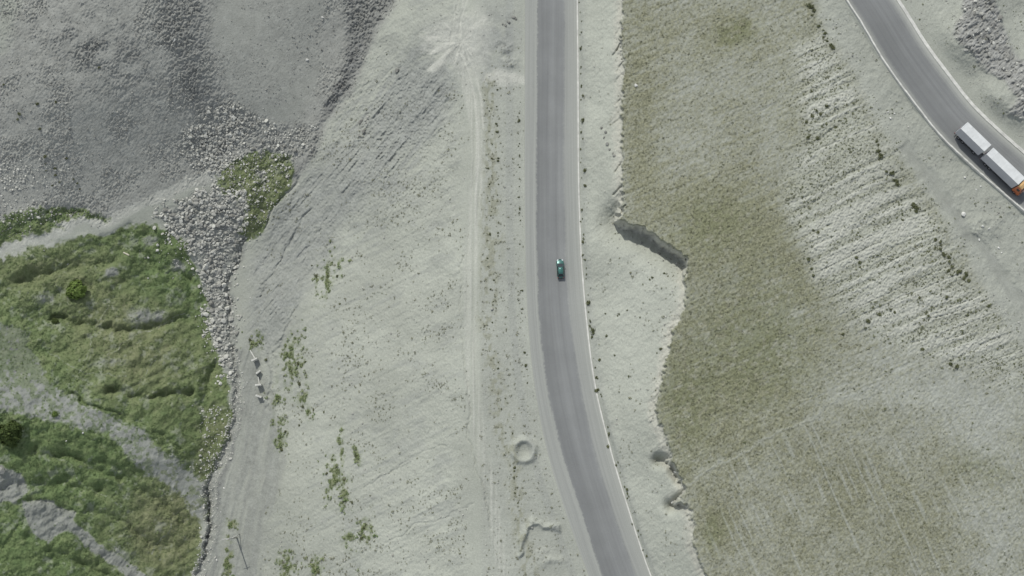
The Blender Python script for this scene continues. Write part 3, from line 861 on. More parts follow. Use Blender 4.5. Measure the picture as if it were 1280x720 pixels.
# ------------------------------------------------------------------ rocks
def ico(sub):
    bm = bmesh.new(); bmesh.ops.create_icosphere(bm, subdivisions=sub, radius=1.0)
    v = np.array([x.co[:] for x in bm.verts]); f = np.array([[y.index for y in x.verts] for x in bm.faces]); bm.free()
    return v, f


ICO1, ICOF1 = ico(1)
ICO2, ICOF2 = ico(2)
ICO3, ICOF3 = ico(3)


def rock_shape(v, rng, k=16):
    n = rng.normal(size=(k, 3)); n /= np.linalg.norm(n, axis=1)[:, None]
    d = rng.uniform(0.55, 0.95, k)
    dots = v@n.T
    r = np.min(np.where(dots > 0.05, d/np.maximum(dots, 0.05), 9), axis=1)
    r = np.minimum(r, 1.15)
    p = v*r[:, None]
    p = p*np.array([1.0, rng.uniform(0.65, 1.0), rng.uniform(0.5, 0.8)])
    return p


def rot_z(a):
    c, s = np.cos(a), np.sin(a); o = np.zeros_like(c); i = np.ones_like(c)
    return np.stack([np.stack([c, -s, o], -1), np.stack([s, c, o], -1), np.stack([o, o, i], -1)], -2)


ROCKS2 = [rock_shape(ICO2, np.random.default_rng(100+i)) for i in range(10)]
ROCKS1 = [rock_shape(ICO1, np.random.default_rng(200+i), 10) for i in range(12)]


def rocks_stuff(name, u, v, size_px, material, shapes, faces):
    P = spot(u, v); s = np.asarray(size_px)*MPP*0.5
    n = len(P)
    which = RNG.integers(0, len(shapes), n)
    base = np.stack(shapes)[which]                                   # n,k,3
    tilt = RNG.normal(0, 0.25, (n, 2))
    base = base.copy(); base[..., 2] += base[..., 0]*tilt[:, :1]+base[..., 1]*tilt[:, 1:]
    R = rot_z(RNG.uniform(0, 6.283, n))
    X = np.einsum('nij,nkj->nki', R, base)*s[:, None, None]+P[:, None, :]+np.array([0, 0, 1])*(0.22*s)[:, None, None]
    k = base.shape[1]
    Fc = (faces[None]+(np.arange(n)*k)[:, None, None]).reshape(-1, 3)
    me = mesh_from(name, X.reshape(-1, 3), Fc, 3, material)
    a = me.attributes.new('tint', 'FLOAT', 'POINT'); a.data.foreach_set('value', np.repeat(RNG.random(n), k).astype(np.float32))
    return link(name, me)


def sample(mask, n, box, power=1.0, rng=RNG, mind=0.0):
    """n random survey coordinates, as dense as the mask"""
    x0, y0, x1, y1 = box
    out = np.zeros((0, 2))
    while len(out) < n:
        c = np.stack([rng.uniform(x0, x1, n*6+50), rng.uniform(y0, y1, n*6+50)], 1)
        keep = rng.random(len(c)) < look(mask, c[:, 0], c[:, 1])**power
        out = np.concatenate([out, c[keep]])
        if not keep.any():
            break
    return out[:n]


# ------------------------------------------------------------------ scattered ground cover (uncountable)
clear = sstep(1, 4, np.minimum(d_road1, -sd_road2))
tot_scree = np.clip(m_scree*(0.16+0.9*rough_sc)*(1-0.8*m_fan)*(1-dust), 0, 1)
q = sample(tot_scree, 13000, (-30, -30, 500, 300))
tag(rocks_stuff('scree_stones', q[:, 0], q[:, 1], RNG.gamma(1.8, 0.42, len(q))+0.5, M_DARKROCK, ROCKS1, ICOF1), kind='stuff')
q1 = sample(np.clip(m_rock1*(0.25+0.9*ell(262, 175, 40, 40))*(0.25+1.2*sstep(.4, .6, patch_n)), 0, 1), 2300, (215, 110, 410, 225))
rock2_soft = sstep(-20, 6, poly_sd(rock_p2, 40)+14*(patch_f-.5))**2
q2 = sample(np.clip(rock2_soft*(0.12+1.2*sstep(.40, .6, patch_f)), 0, 1), 2700, (190, 220, 310, 480))
q3 = sample(np.clip(0.9*gm['C']*sstep(.45, .6, patch_f)+gm['E']*0.45+0.5*ell(25, 262, 45, 14)+0.35*ell(230, 320, 25, 25)+0.8*ell(10, 215, 40, 22)*1, 0, 1), 1300, (-30, 180, 380, 610))
q4 = sample(np.clip(1-sstep(4, 14, d_gully), 0, 1)*(V > 440), 1300, (230, 440, 330, 760))
qq = np.concatenate([q1, q2, q3, q4])
sz = np.concatenate([RNG.gamma(1.4, 1.0, len(q1))+0.7, RNG.gamma(1.5, 1.35, len(q2))+0.8, RNG.gamma(3, 0.5, len(q3))+0.6, RNG.gamma(3, 0.4, len(q4))+0.5])
tag(rocks_stuff('rock_rubble', qq[:, 0], qq[:, 1], np.minimum(sz, 9), M_ROCK, ROCKS1, ICOF1), kind='stuff')
m_pebble = np.clip((0.25*emb+0.5*beyond*(1-side_tr)+0.15*cut+0.3*bench)*clear*sstep(0.38, 0.62, patch_n), 0, 1)
q = sample(m_pebble, 5200, (270, -30, 1315, 755))
tag(rocks_stuff('loose_stones', q[:, 0], q[:, 1], RNG.gamma(2.2, 0.34, len(q))+0.45, M_ROCK, ROCKS1, ICOF1), kind='stuff')
q = sample(m_out, 110, (1185, -30, 1315, 165))
tag(rocks_stuff('outcrop_rubble', q[:, 0], q[:, 1], RNG.gamma(3, 0.8, len(q))+0.8, M_ROCK, ROCKS1, ICOF1), kind='stuff')


def leaf_clumps(name, u, v, rad_px, per, leaf_k, material, flat=0.6, tone=None, lift=0.0):
    """clumps of small leaf faces: each clump is a dome of triangles"""
    P = spot(u, v, lift); n = len(P); r = np.asarray(rad_px)*MPP
    th = RNG.uniform(0, 6.283, (n, per)); rr = np.sqrt(RNG.random((n, per))); zz = RNG.random((n, per))
    cx = rr*np.cos(th); cy = rr*np.sin(th); cz = np.sqrt(np.maximum(1-rr**2, 0))*(0.45+0.55*zz)*flat
    C = P[:, None, :]+np.stack([cx, cy, cz], -1)*r[:, None, None]
    nrm = np.stack([cx, cy, cz+0.45], -1)+RNG.normal(0, 0.45, (n, per, 3))
    nrm /= np.linalg.norm(nrm, axis=-1, keepdims=True)
    a = np.cross(nrm, RNG.normal(size=(n, per, 3))); a /= np.linalg.norm(a, axis=-1, keepdims=True)
    b = np.cross(nrm, a)
    L = (r[:, None]*leaf_k*RNG.uniform(0.6, 1.3, (n, per)))[..., None]
    T = np.stack([C+a*L, C-a*L*0.5+b*L*0.75, C-a*L*0.5-b*L*0.75], 2)
    me = mesh_from(name, T.reshape(-1, 3), np.arange(n*per*3), 3, material)
    tn = RNG.random((n, 1)) if tone is None else np.asarray(tone)[:, None]
    tv = np.clip(tn*0.7+0.3*RNG.random((n, per)), 0, 1)
    at = me.attributes.new('tint', 'FLOAT', 'POINT'); at.data.foreach_set('value', np.repeat(tv.ravel(), 3).astype(np.float32))
    return link(name, me)


gd = np.clip(g_all*m_green*(0.45+0.9*sstep(.35, .6, patch_f))+0.4*ridge_veg, 0, 1)
q = sample(gd, 30000, (-38, 180, 380, 758))
tone = np.clip(0.20+0.62*look(olivetone, q[:, 0], q[:, 1])+0.5*(look(patch_n, q[:, 0], q[:, 1])-0.5)+RNG.normal(0, 0.09, len(q)), 0, 1)
tag(leaf_clumps('meadow_grass', q[:, 0], q[:, 1], RNG.gamma(2.0, 0.17, len(q))+0.36, 9, 0.55, M_MEADOW, 0.45, tone), kind='stuff')
q = sample(np.clip(emb_g, 0, 1), 800, (270, 300, 470, 740))
tag(leaf_clumps('bank_grass', q[:, 0], q[:, 1], RNG.gamma(3, 0.36, len(q))+0.7, 18, 0.38, M_MEADOW, 0.7, np.clip(0.75+RNG.normal(0, .2, len(q)), 0, 1)), kind='stuff')
od = np.clip((olive-0.12)*(1-beyond)*(1-0.75*bare_rill), 0, 1)*clear
q = sample(od, 17000, (770, -38, 1318, 758), 1.3)
tone = np.clip(0.45-0.4*look(greenspot, q[:, 0], q[:, 1])+RNG.normal(0, 0.2, len(q))+0.12, 0, 1)
tag(leaf_clumps('dry_grass', q[:, 0], q[:, 1], RNG.gamma(1.8, 0.19, len(q))+0.42, 8, 0.5, M_DRY, 0.5, tone), kind='stuff')
td = np.clip(m_terr*((1-bare_rill)*0.75+0.9*fur*m_terr+0.5*ell(1020, 60, 40, 70)+0.4*ell(1015, 150, 30, 40)+0.3*ell(1150, 390, 90, 40, -20))+0.25*beyond*sstep(.5, .7, patch_n)+0.2*plate*(1-beyond)*sstep(.5, .7, patch_f), 0, 1)*clear*(1-side_tr)
q = sample(np.clip(td, 0, 1), 4400, (880, -38, 1318, 758), 1.2)
tag(leaf_clumps('hillside_scrub', q[:, 0], q[:, 1], RNG.gamma(2.0, 0.20, len(q))+0.45, 10, 0.5, M_SHRUB, 0.7), kind='stuff')
ed = np.clip(emb*sstep(.50, .64, fbm(U/34, V/20, 801, 3))*0.8+strip_veg*0.9+cut*0.30*sstep(.5, .68, fbm(U/24, V/24, 811, 3))+0.10*emb*(1-m_grey)+0.25*bench, 0, 1)*clear*(1-dust)
q = sample(ed, 3800, (320, 60, 870, 758), 1.2)
tag(leaf_clumps('bank_tufts', q[:, 0], q[:, 1], RNG.gamma(3, 0.20, len(q))+0.4, 8, 0.5, M_DRY, 0.8, np.clip(RNG.normal(0.25, 0.2, len(q)), 0, 1)), kind='stuff')


# ------------------------------------------------------------------ shrubs one could count
def shrub_mesh(name, seed, material, n=150, flat=0.75, leaf=0.20):
    r = np.random.default_rng(seed)
    lobes = r.normal(0, 0.33, (6, 3)); lobes[:, 2] = np.abs(lobes[:, 2])*0.6
    k = r.integers(0, 6, n)
    d = r.normal(size=(n, 3)); d[:, 2] = np.abs(d[:, 2])-0.2; d /= np.linalg.norm(d, axis=1)[:, None]
    C = lobes[k]+d*(0.62*r.uniform(0.55, 1.05, n))[:, None]
    C[:, 2] = np.maximum(C[:, 2]*flat, -0.05)+0.05
    nr = d+r.normal(0, 0.5, (n, 3)); nr /= np.linalg.norm(nr, axis=1)[:, None]
    a = np.cross(nr, r.normal(size=(n, 3))); a /= np.linalg.norm(a, axis=1)[:, None]; b = np.cross(nr, a)
    L = (leaf*r.uniform(0.6, 1.3, n))[:, None]
    T = np.stack([C+a*L*1.2, C+b*L*0.6, C-a*L*1.2, C-b*L*0.6], 1)
    me = mesh_from(name, T.reshape(-1, 3), np.arange(n*4), 4, material)
    at = me.attributes.new('tint', 'FLOAT', 'POINT')
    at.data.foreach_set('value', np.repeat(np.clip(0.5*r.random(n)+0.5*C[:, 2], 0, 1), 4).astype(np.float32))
    return me


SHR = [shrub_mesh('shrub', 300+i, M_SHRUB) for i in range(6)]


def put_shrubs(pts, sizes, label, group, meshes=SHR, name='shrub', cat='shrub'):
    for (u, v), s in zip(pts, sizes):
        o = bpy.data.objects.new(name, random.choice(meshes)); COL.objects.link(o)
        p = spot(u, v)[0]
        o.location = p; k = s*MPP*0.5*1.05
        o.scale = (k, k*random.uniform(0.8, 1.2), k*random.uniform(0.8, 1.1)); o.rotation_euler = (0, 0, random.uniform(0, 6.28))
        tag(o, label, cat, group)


def along(pts, n, jit, rng=random):
    P = np.array(pts, float); s = np.concatenate([[0], np.cumsum(np.linalg.norm(np.diff(P, axis=0), axis=1))])
    t = np.sort(np.array([rng.uniform(0, s[-1]) for _ in range(n)]))
    return [(np.interp(x, s, P[:, 0])+rng.gauss(0, jit), np.interp(x, s, P[:, 1])+rng.gauss(0, jit)) for x in t]


kpts = [(float(smooth_interp(np.array([v]), VR, R_KB)[0])+4.5, v) for v in range(0, 720, 20)]
pk = [p for p in along(kpts, 62, 1.0)]
big = [(729, 150), (731, 213), (729, 303), (735, 379), (741, 413), (731, 232), (726, 61), (746, 489), (760, 558)]
put_shrubs(pk+big, [random.uniform(2.0, 4.0) for _ in pk]+[random.uniform(5, 7) for _ in big], 'small dark shrub growing just outside the right kerb of the long straight road', 'shrubs along the right kerb')
pl = along([(612, 112), (616, 200), (611, 290), (613, 380), (624, 480), (640, 560), (650, 640)], 36, 2.6)+along([(622, 110), (623, 200), (622, 300)], 12, 1.2)+along([(649, 130), (649, 240), (650, 330), (653, 410), (660, 480)], 30, 0.9)+[(668, 390)]
put_shrubs(pl, [random.choice([1.5, 2, 2.2, 2.6, 3, 4.2]) for _ in pl], 'small dark bush in the strip between dirt track and long road', 'bushes in the strip left of the road')
rim = along([(1010, 0), (1018, 25), (1032, 48), (1042, 62)], 16, 1.6)+along([(1097, 178), (1101, 198)], 6, 1.0)+along([(1108, 208), (1118, 222), (1127, 238)], 9, 1.6)+along([(1139, 252), (1147, 268)], 6, 1.5)+along([(1167, 292), (1180, 318), (1198, 340), (1212, 350)], 18, 2)
put_shrubs(rim, [random.uniform(3.2, 6.2) for _ in rim], 'green shrub in the broken row along the upper rim of the terraced slope', 'shrubs along the terrace rim')
tr = [(1020, 138), (1026, 142), (1033, 133), (1015, 145), (1008, 153), (1022, 173), (1010, 172), (1044, 160), (1001, 283), (1017, 288), (1023, 290), (1014, 336), (1017, 345), (1010, 325), (1085, 402), (1150, 372), (1183, 372), (1160, 395), (1113, 387), (1100, 393), (1070, 322), (1075, 328),
      (1128, 275), (1082, 410), (1053, 418), (1153, 437), (1188, 455), (1196, 458), (1118, 390), (1186, 338), (1230, 376), (1236, 383)]
put_shrubs(tr, [random.uniform(3.5, 6) for _ in tr], 'dark green shrub scattered over the striped terraces', 'shrubs on the terraces')
em = [(392, 512), (379, 508), (374, 532), (422, 345), (425, 380), (390, 332), (396, 345), (405, 515), (355, 470), (445, 570), (333, 450), (415, 575), (440, 628), (320, 430), (312, 425), (362, 460), (382, 452), (375, 480), (372, 455), (430, 600), (408, 592), (455, 660), (452, 672), (398, 715), (352, 562), (357, 540)]
put_shrubs(em, [random.uniform(3, 6) for _ in em], 'low green bush on the pale embankment above the stream bed', 'bushes on the embankment')
scp = [(24, 142), (46, 130), (70, 128), (50, 161), (58, 213), (70, 219), (69, 211), (97, 229), (92, 224), (65, 232), (75, 228), (124, 84), (5, 106), (100, 236), (84, 198), (57, 196), (57, 205), (22, 150)]
put_shrubs(scp, [random.uniform(2.5, 5) for _ in scp], 'tiny dark plant on the grey scree slope', 'plants on the scree', cat='plant')
cu = [(821, 441), (826, 436), (768, 444), (774, 393), (784, 388), (800, 397), (758, 420), (772, 395), (786, 470), (749, 450), (757, 392), (812, 349), (815, 347), (830, 342), (745, 690), (790, 655)]
put_shrubs(cu, [random.uniform(2.5, 4.5) for _ in cu], 'small dry shrub on the bare cut slope beside the road', 'shrubs on the cut slope')


def leafy_bush(name, u, v, dia_px, material, label, seed, hgt_k=0.8, n=1500):
    p = spot(u, v)[0]
    root = bpy.data.objects.new(name, None); COL.objects.link(root); root.location = p
    tag(root, label, 'bush')
    R = dia_px*MPP*0.5
    r = np.random.default_rng(seed)
    d = r.normal(size=(n, 3)); d[:, 2] = np.abs(d[:, 2]); d /= np.linalg.norm(d, axis=1)[:, None]
    ph = np.arctan2(d[:, 1], d[:, 0])
    lump = 0.92+0.10*np.sin(3*ph+seed)+0.07*np.sin(7*ph+2*seed)+0.08*np.sin(9*d[:, 2]+4*ph)
    C = d*(R*lump*r.uniform(0.72, 1.02, n))[:, None]; C[:, 2] = C[:, 2]*hgt_k+0.1
    nr = d+r.normal(0, 0.4, (n, 3)); nr /= np.linalg.norm(nr, axis=1)[:, None]
    a = np.cross(nr, r.normal(size=(n, 3))); a /= np.linalg.norm(a, axis=1)[:, None]; b = np.cross(nr, a)
    L = (R*0.10*r.uniform(0.6, 1.4, n))[:, None]
    T = np.stack([C+a*L*1.2, C+b*L*0.6, C-a*L*1.2, C-b*L*0.6], 1)
    me = mesh_from('crown', T.reshape(-1, 3), np.arange(n*4), 4, material)
    at = me.attributes.new('tint', 'FLOAT', 'POINT')
    at.data.foreach_set('value', np.repeat(np.clip(r.normal(0.5, 0.25, n), 0, 1), 4).astype(np.float32))
    link('crown', me, root)
    bm = bmesh.new()
    for k in range(7):
        a_ = k*0.9; m4 = Matrix.Translation((math.cos(a_)*R*0.25, math.sin(a_)*R*0.25, R*hgt_k*0.35)) @ Matrix.Rotation(0.5, 4, Vector((-math.sin(a_), math.cos(a_), 0)))
        bmesh.ops.create_cone(bm, cap_ends=True, segments=6, radius1=R*0.05, radius2=R*0.02, depth=R*0.9, matrix=m4)
    me = bpy.data.meshes.new('stem'); bm.to_mesh(me); bm.free(); me.materials.append(M_TWIG)
    link('stem', me, root)
    return root


M_TWIG = plain('twig_bark', (0.12, 0.09, 0.06), 0.9)
leafy_bush('round_bush', 96, 363, 27, M_LUSH, 'bright green round bush alone in the upper meadow', 3, 0.75, 2600)
leafy_bush('broad_bush', 14, 542, 33, M_DKBUSH, 'large dark green bush at the edge of the lower meadow', 5, 0.95, 3200)
leafy_bush('low_bush', 69, 402, 11, M_DKBUSH, 'small olive bush on the rim below the bright round bush', 8, 0.8, 700)
leafy_bush('low_bush', 69, 518, 9, M_LUSH, 'small yellow green bush on the grey ridge between the meadows', 9, 0.8, 600)


# ------------------------------------------------------------------ rocks one could count
RK = []
RKP = []
RKD = []
for i in range(8):
    v3 = rock_shape(ICO3, np.random.default_rng(400+i), 20)
    for lst, mm in ((RK, M_ROCK), (RKP, M_PALEROCK), (RKD, M_DARKROCK)):
        lst.append(mesh_from('boulder', v3, ICOF3, 3, mm))


def put_rocks(pts, sizes, label, group, meshes=RK, name='boulder', cat='rock', sink=0.25):
    for (u, v), s in zip(pts, sizes):
        o = bpy.data.objects.new(name, random.choice(meshes)); COL.objects.link(o)
        k = s*MPP*0.5
        p = spot(u, v)[0]; o.location = (p[0], p[1], p[2]+k*sink)
        o.scale = (k, k, k*random.uniform(0.8, 1.15)); o.rotation_euler = (random.uniform(-0.2, 0.2), random.uniform(-0.2, 0.2), random.uniform(0, 6.28))
        tag(o, label, cat, group)


p = [tuple(x) for x in sample(np.clip(m_rock1*(0.25+ell(265, 172, 35, 38)), 0, 1), 60, (220, 120, 400, 215))]+[(287, 150), (287, 158), (284, 166)]
put_rocks(p, [random.uniform(4, 8) for _ in p], 'grey boulder in the rock fan at the foot of the scree', 'boulders in the rock fan')
p = [tuple(x) for x in sample(m_rock2, 130, (200, 225, 305, 475))]
put_rocks(p, [random.uniform(4.5, 10) for _ in p], 'grey boulder in the rock stream between meadow and embankment', 'boulders in the rock stream')
p = [(353, 190), (352, 196), (330, 215), (333, 222), (300, 222), (296, 240), (317, 236), (318, 228), (340, 207), (326, 246), (307, 214), (335, 232), (305, 205), (345, 200), (322, 208), (313, 244)]
put_rocks(p, [random.uniform(3, 5) for _ in p], 'pale stone among the grass of the small green patch', 'stones in the small green patch', RKP, 'stone')
put_rocks([(218, 50)], [7], 'pale boulder alone in the dark upper part of the scree', None, RKP)
put_rocks([(403, 22)], [5], 'small pale boulder near the top of the light scree fan', None, RKP)
put_rocks([(384, 75)], [5], 'light grey boulder halfway down the light scree fan', None, RKP)
p = [(394, 37), (417, 38), (418, 43), (396, 54), (387, 44), (402, 62), (384, 60), (386, 44), (371, 58), (369, 54), (404, 104), (360, 24), (385, 108), (400, 88), (376, 118), (148, 160), (158, 164), (160, 150), (102, 104), (235, 95), (228, 112), (232, 118), (195, 100), (146, 24), (78, 44), (122, 66), (80, 142), (150, 190), (190, 205), (60, 108)]
put_rocks(p, [random.uniform(2.4, 4) for _ in p], 'grey stone lying loose on the scree slope', 'stones on the scree slope', RKD, 'stone')
put_rocks([(795, 107.5)], [6.5], 'white boulder alone in the dry grass near the cutting rim', None, RKP)
put_rocks([(1204, 268)], [7], 'large pale boulder beside the dirt track below the upper road', None, RKP)
p = [(1220, 237), (1226, 233), (1228, 283), (1236, 286), (1224, 300), (1248, 310), (1252, 316), (1206, 222), (1118, 142), (1113, 148), (1110, 140)]
put_rocks(p, [random.uniform(2.5, 4.5) for _ in p], 'pale stone on the bare verge below the upper road', 'stones on the verge below the upper road', RKP, 'stone')
p = [(278, 524), (264, 490), (286, 489), (287, 505), (270, 514), (264, 517), (276, 512), (291, 514), (300, 525), (282, 534), (262, 512), (300, 477), (309, 478), (303, 466), (290, 500), (284, 519), (268, 528), (261, 545), (275, 556), (283, 561), (262, 566), (270, 590), (264, 612), (259, 630), (280, 610), (250, 660), (258, 676), (262, 690), (245, 706), (256, 712), (299, 455), (296, 496), (295, 512), (330, 500), (272, 635), (276, 640), (266, 645), (271, 700), (252, 696), (310, 350), (313, 372)]
put_rocks(p, [random.uniform(2, 3.6) for _ in p], 'whitish stone scattered along the stream bed', 'stones along the stream bed', RKP, 'stone')
put_rocks([(451, 152), (460, 147), (454, 165), (497, 88), (449, 170)], [9, 6, 8, 9, 5], 'grey rock sticking out of the eroded upper embankment', 'rocks in the eroded embankment', RK)
put_rocks([(752, 160), (757, 166), (755, 172), (759, 180), (762, 187), (768, 195), (766, 191), (778, 36), (777, 50), (776, 58), (777, 74), (779, 92)], [5, 6, 4, 6, 4, 5, 4, 4, 3, 4, 3, 4], 'dark rock stuck in the bare cutting beside the long road', 'rocks in the cutting face', RKD)
put_rocks([(790, 297), (802, 304), (812, 310), (824, 317), (838, 324), (846, 330), (852, 338), (806, 312), (829, 326), (796, 306)], [3, 4.5, 3, 5, 3.5, 4, 3, 2.5, 3, 2.5], 'block of earth fallen at the foot of the shaded scarp', 'blocks at the foot of the scarp', RK)
put_rocks([(844, 590), (841, 627)], [5, 6], 'pale block fallen below a notch in the cutting rim', 'blocks below the rim notches', RKP)
p = [tuple(x) for x in sample(m_out, 16, (1190, 0, 1280, 155))]
put_rocks(p, [random.uniform(5, 9) for _ in p], 'rough grey rock of the outcrop above the upper road', 'rocks of the outcrop', RK, 'boulder')
put_rocks([(2, 588)], [12], 'big grey boulder at the frame edge below the large dark bush', None, RK)
put_rocks([(642, 22), (636, 28), (632, 32), (645, 24), (628, 30)], [6, 6, 5, 4, 4], 'dark rock in the little heap left of the road near the top', 'rocks of the dark heap', RKD)
put_rocks([(83, 551), (104, 541), (40, 268), (68, 277), (55, 313), (85, 330), (197, 313), (185, 322), (236, 302)], [3, 3.5, 3, 3, 2.5, 2.5, 5, 4, 5], 'pale stone lying in the meadow grass', 'stones in the meadow', RKP, 'stone')


# ------------------------------------------------------------------ small built things
def box(bm, x0, x1, y0, y1, z0, z1, bev=0.0):
    r = bmesh.ops.create_cube(bm, size=1.0)
    vs_ = r['verts']
    for v in vs_:
        v.co = ((x0+x1)/2+v.co.x*(x1-x0), (y0+y1)/2+v.co.y*(y1-y0), (z0+z1)/2+v.co.z*(z1-z0))
    if bev > 0:
        es = list({e for v in vs_ for e in v.link_edges})
        bmesh.ops.bevel(bm, geom=es, offset=bev, segments=2, affect='EDGES', profile=0.5)
    return vs_


def cyl(bm, p, q, r, seg=16, r2=None):
    p = Vector(p); q = Vector(q); d = q-p
    m4 = Matrix.Translation((p+q)/2) @ d.to_track_quat('Z', 'Y').to_matrix().to_4x4()
    bmesh.ops.create_cone(bm, cap_ends=True, segments=seg, radius1=r, radius2=r if r2 is None else r2, depth=d.length, matrix=m4)


def part(name, bm, material, parent=None, smooth=False):
    me = bpy.data.meshes.new(name); bm.to_mesh(me); bm.free(); me.materials.append(material)
    if smooth:
        for p_ in me.polygons: p_.use_smooth = True
    return link(name, me, parent)


def empty(name, loc, rz=0.0):
    o = bpy.data.objects.new(name, None); COL.objects.link(o); o.location = loc; o.rotation_euler = (0, 0, rz)
    return o


M_CONC = plain('weathered_concrete', (0.50, 0.50, 0.46), 0.9, 0.15, 0.2, 2.0)
M_CONCD = plain('damp_concrete', (0.15, 0.155, 0.15), 0.9, 0.15, 0.2, 2.0)
lab = ['pale concrete block nearest the top of the stream bed, in line with others', 'tilted pale concrete block, second down the stream bed', 'square pale concrete block, third down the stream bed', 'half buried pale concrete block, lowest in the stream bed']
for (u, v, w, rz, ty), l in zip([(320, 450.5, 1.55, 0.45, 0.0), (322.5, 466.5, 1.35, 0.75, 0.25), (325, 482, 1.55, 0.1, 0.0), (324.5, 495, 1.6, -0.35, 0.15)], lab):
    bm = bmesh.new(); box(bm, -w/2, w/2, -0.19, 0.19, -1.0, 2.1, 0.04)
    for k in range(3):
        box(bm, -w/2-0.05, w/2+0.05, -0.24, 0.24, 1.95, 2.13, 0.03) if k == 0 else None
    o = part('concrete_block', bm, M_CONC); p = spot(u, v)[0]; o.location = (p[0], p[1], p[2]-0.1); o.rotation_euler = (ty*0.6, ty, rz)
    tag(o, l, 'block', 'concrete blocks in the stream bed')
for (a, b_), l in (((( 313, 438), (319, 448)), 'pale concrete beam leading down to the top concrete block'), (((323, 471), (324.5, 480)), 'short pale concrete beam between the second and third blocks')):
    A = spot(*a)[0]; B = spot(*b_)[0]; d = Vector(B)-Vector(A)
    bm = bmesh.new(); box(bm, 0, d.length, -0.14, 0.14, 0.15, 0.40, 0.03)
    o = part('concrete_beam', bm, M_CONC); o.location = A; o.rotation_euler = d.to_track_quat('X', 'Z').to_euler()
    tag(o, l, 'beam')
A = spot(155, 316)[0]; B = spot(162, 319.5)[0]; d = Vector(B)-Vector(A)
bm = bmesh.new(); cyl(bm, (0, 0, 0.25), (d.length, 0, 0.3), 0.22, 10, 0.16); cyl(bm, (d.length*0.55, 0, 0.3), (d.length*0.7, 0.35, 0.45), 0.09, 8, 0.05)
o = part('log', bm, plain('bleached_wood', (0.50, 0.47, 0.38), 0.9)); o.location = A; o.rotation_euler = d.to_track_quat('X', 'Z').to_euler()
tag(o, 'bleached log lying in the upper meadow', 'log')

# utility pole
pp = spot(296, 672)[0]
pole = empty('utility_pole', pp); tag(pole, 'slim concrete utility pole with crossarm standing beside the stream bed', 'pole')
PH = 11.0
bm = bmesh.new(); cyl(bm, (0, 0, -0.6), (0, 0, PH), 0.24, 14, 0.15); part('pole_shaft', bm, M_CONC, pole, True)
bm = bmesh.new(); box(bm, -1.1, 1.1, -0.06, 0.06, PH-0.55, PH-0.42, 0.01); ca = part('crossarm', bm, plain('galvanised_steel', (0.42, 0.43, 0.43), 0.5, 0.5, 0.1, 3, 0.6), pole)
for x in (-1.0, 0.0, 1.0):
    bm = bmesh.new(); z0 = PH-0.42 if x else PH
    for k in range(3):
        cyl(bm, (x, 0, z0+0.07*k), (x, 0, z0+0.07*k+0.05), 0.06, 10, 0.035)
    part('insulator', bm, plain('porcelain', (0.35, 0.2, 0.12), 0.3, 0.5), ca if x else pole)
bm = bmesh.new(); cyl(bm, (0.9, 1.2, -0.4), (0.1, 0.1, 4.6), 0.12, 10, 0.10); part('brace', bm, M_CONC, pole, True)

# ------------------------------------------------------------------ vehicles
M_GLASS = plain('tinted_glass', (0.012, 0.014, 0.016), 0.06, 0.6, 0.1)
M_TYRE = plain('tyre_rubber', (0.02, 0.02, 0.02), 0.85, 0.2)
M_RIM = plain('wheel_rim', (0.45, 0.45, 0.46), 0.35, 0.5, 0.05, 3, 0.8)
M_GREEN = plain('dark_green_paint', (0.040, 0.135, 0.115), 0.28, 0.5, 0.06, 1.0, 0.25, 0.6)
M_CHROME = plain('bright_metal', (0.7, 0.7, 0.7), 0.2, 0.5, 0.03, 3, 1.0)
M_LAMP = plain('lamp_glass', (0.75, 0.77, 0.78), 0.12, 0.6, 0.03)
M_TAIL = plain('red_lamp_glass', (0.35, 0.02, 0.02), 0.2, 0.5, 0.05)
M_BLACK = plain('black_plastic', (0.02, 0.021, 0.022), 0.6, 0.3)


def wheel(parent, x, y, r, w, name='wheel'):
    bm = bmesh.new()
    s = 1 if y > 0 else -1
    prof = [(r*0.62, -w/2), (r*0.9, -w/2), (r, -w/2+0.05), (r, w/2-0.05), (r*0.9, w/2), (r*0.62, w/2)]
    n = 22; ring_ = []
    for k in range(n):
        a = 2*math.pi*k/n
        ring_.append([bm.verts.new((math.cos(a)*pr, yy, math.sin(a)*pr)) for pr, yy in prof])
    for k in range(n):
        A_, B_ = ring_[k], ring_[(k+1) % n]
        for j in range(len(prof)):
            j2 = (j+1) % len(prof)
            bm.faces.new((A_[j], A_[j2], B_[j2], B_[j]))
    bmesh.ops.recalc_face_normals(bm, faces=bm.faces)
    e_ = empty(name, (x, y, r)); e_.parent = parent
    part('tyre', bm, M_TYRE, e_, True)
    bm = bmesh.new(); cyl(bm, (0, -w*0.36, 0), (0, w*0.36, 0), r*0.615, 18); cyl(bm, (0, s*w*0.3, 0), (0, s*w*0.5, 0), r*0.22, 12)
    part('rim', bm, M_RIM, e_)
    return e_


def loft(bm, sections, closed_ends=True):
    rows_ = [[bm.verts.new(p) for p in s] for s in sections]
    n = len(rows_[0])
    for a, b in zip(rows_[:-1], rows_[1:]):
        for j in range(n):
            bm.faces.new((a[j], a[(j+1) % n], b[(j+1) % n], b[j]))
    if closed_ends:
        bm.faces.new(rows_[0]); bm.faces.new(rows_[-1][::-1])
    bmesh.ops.recalc_face_normals(bm, faces=bm.faces)


def hull_section(x, hw, z0, z1, r=0.16):
    pts = [(-hw*0.93, z0), (-hw, z0+0.12), (-hw, z1-r), (-hw+r*0.45, z1-r*0.3), (-hw+r*1.4, z1), (hw-r*1.4, z1), (hw-r*0.45, z1-r*0.3), (hw, z1-r), (hw, z0+0.12), (hw*0.93, z0)]
    return [(x, y, z) for y, z in pts]


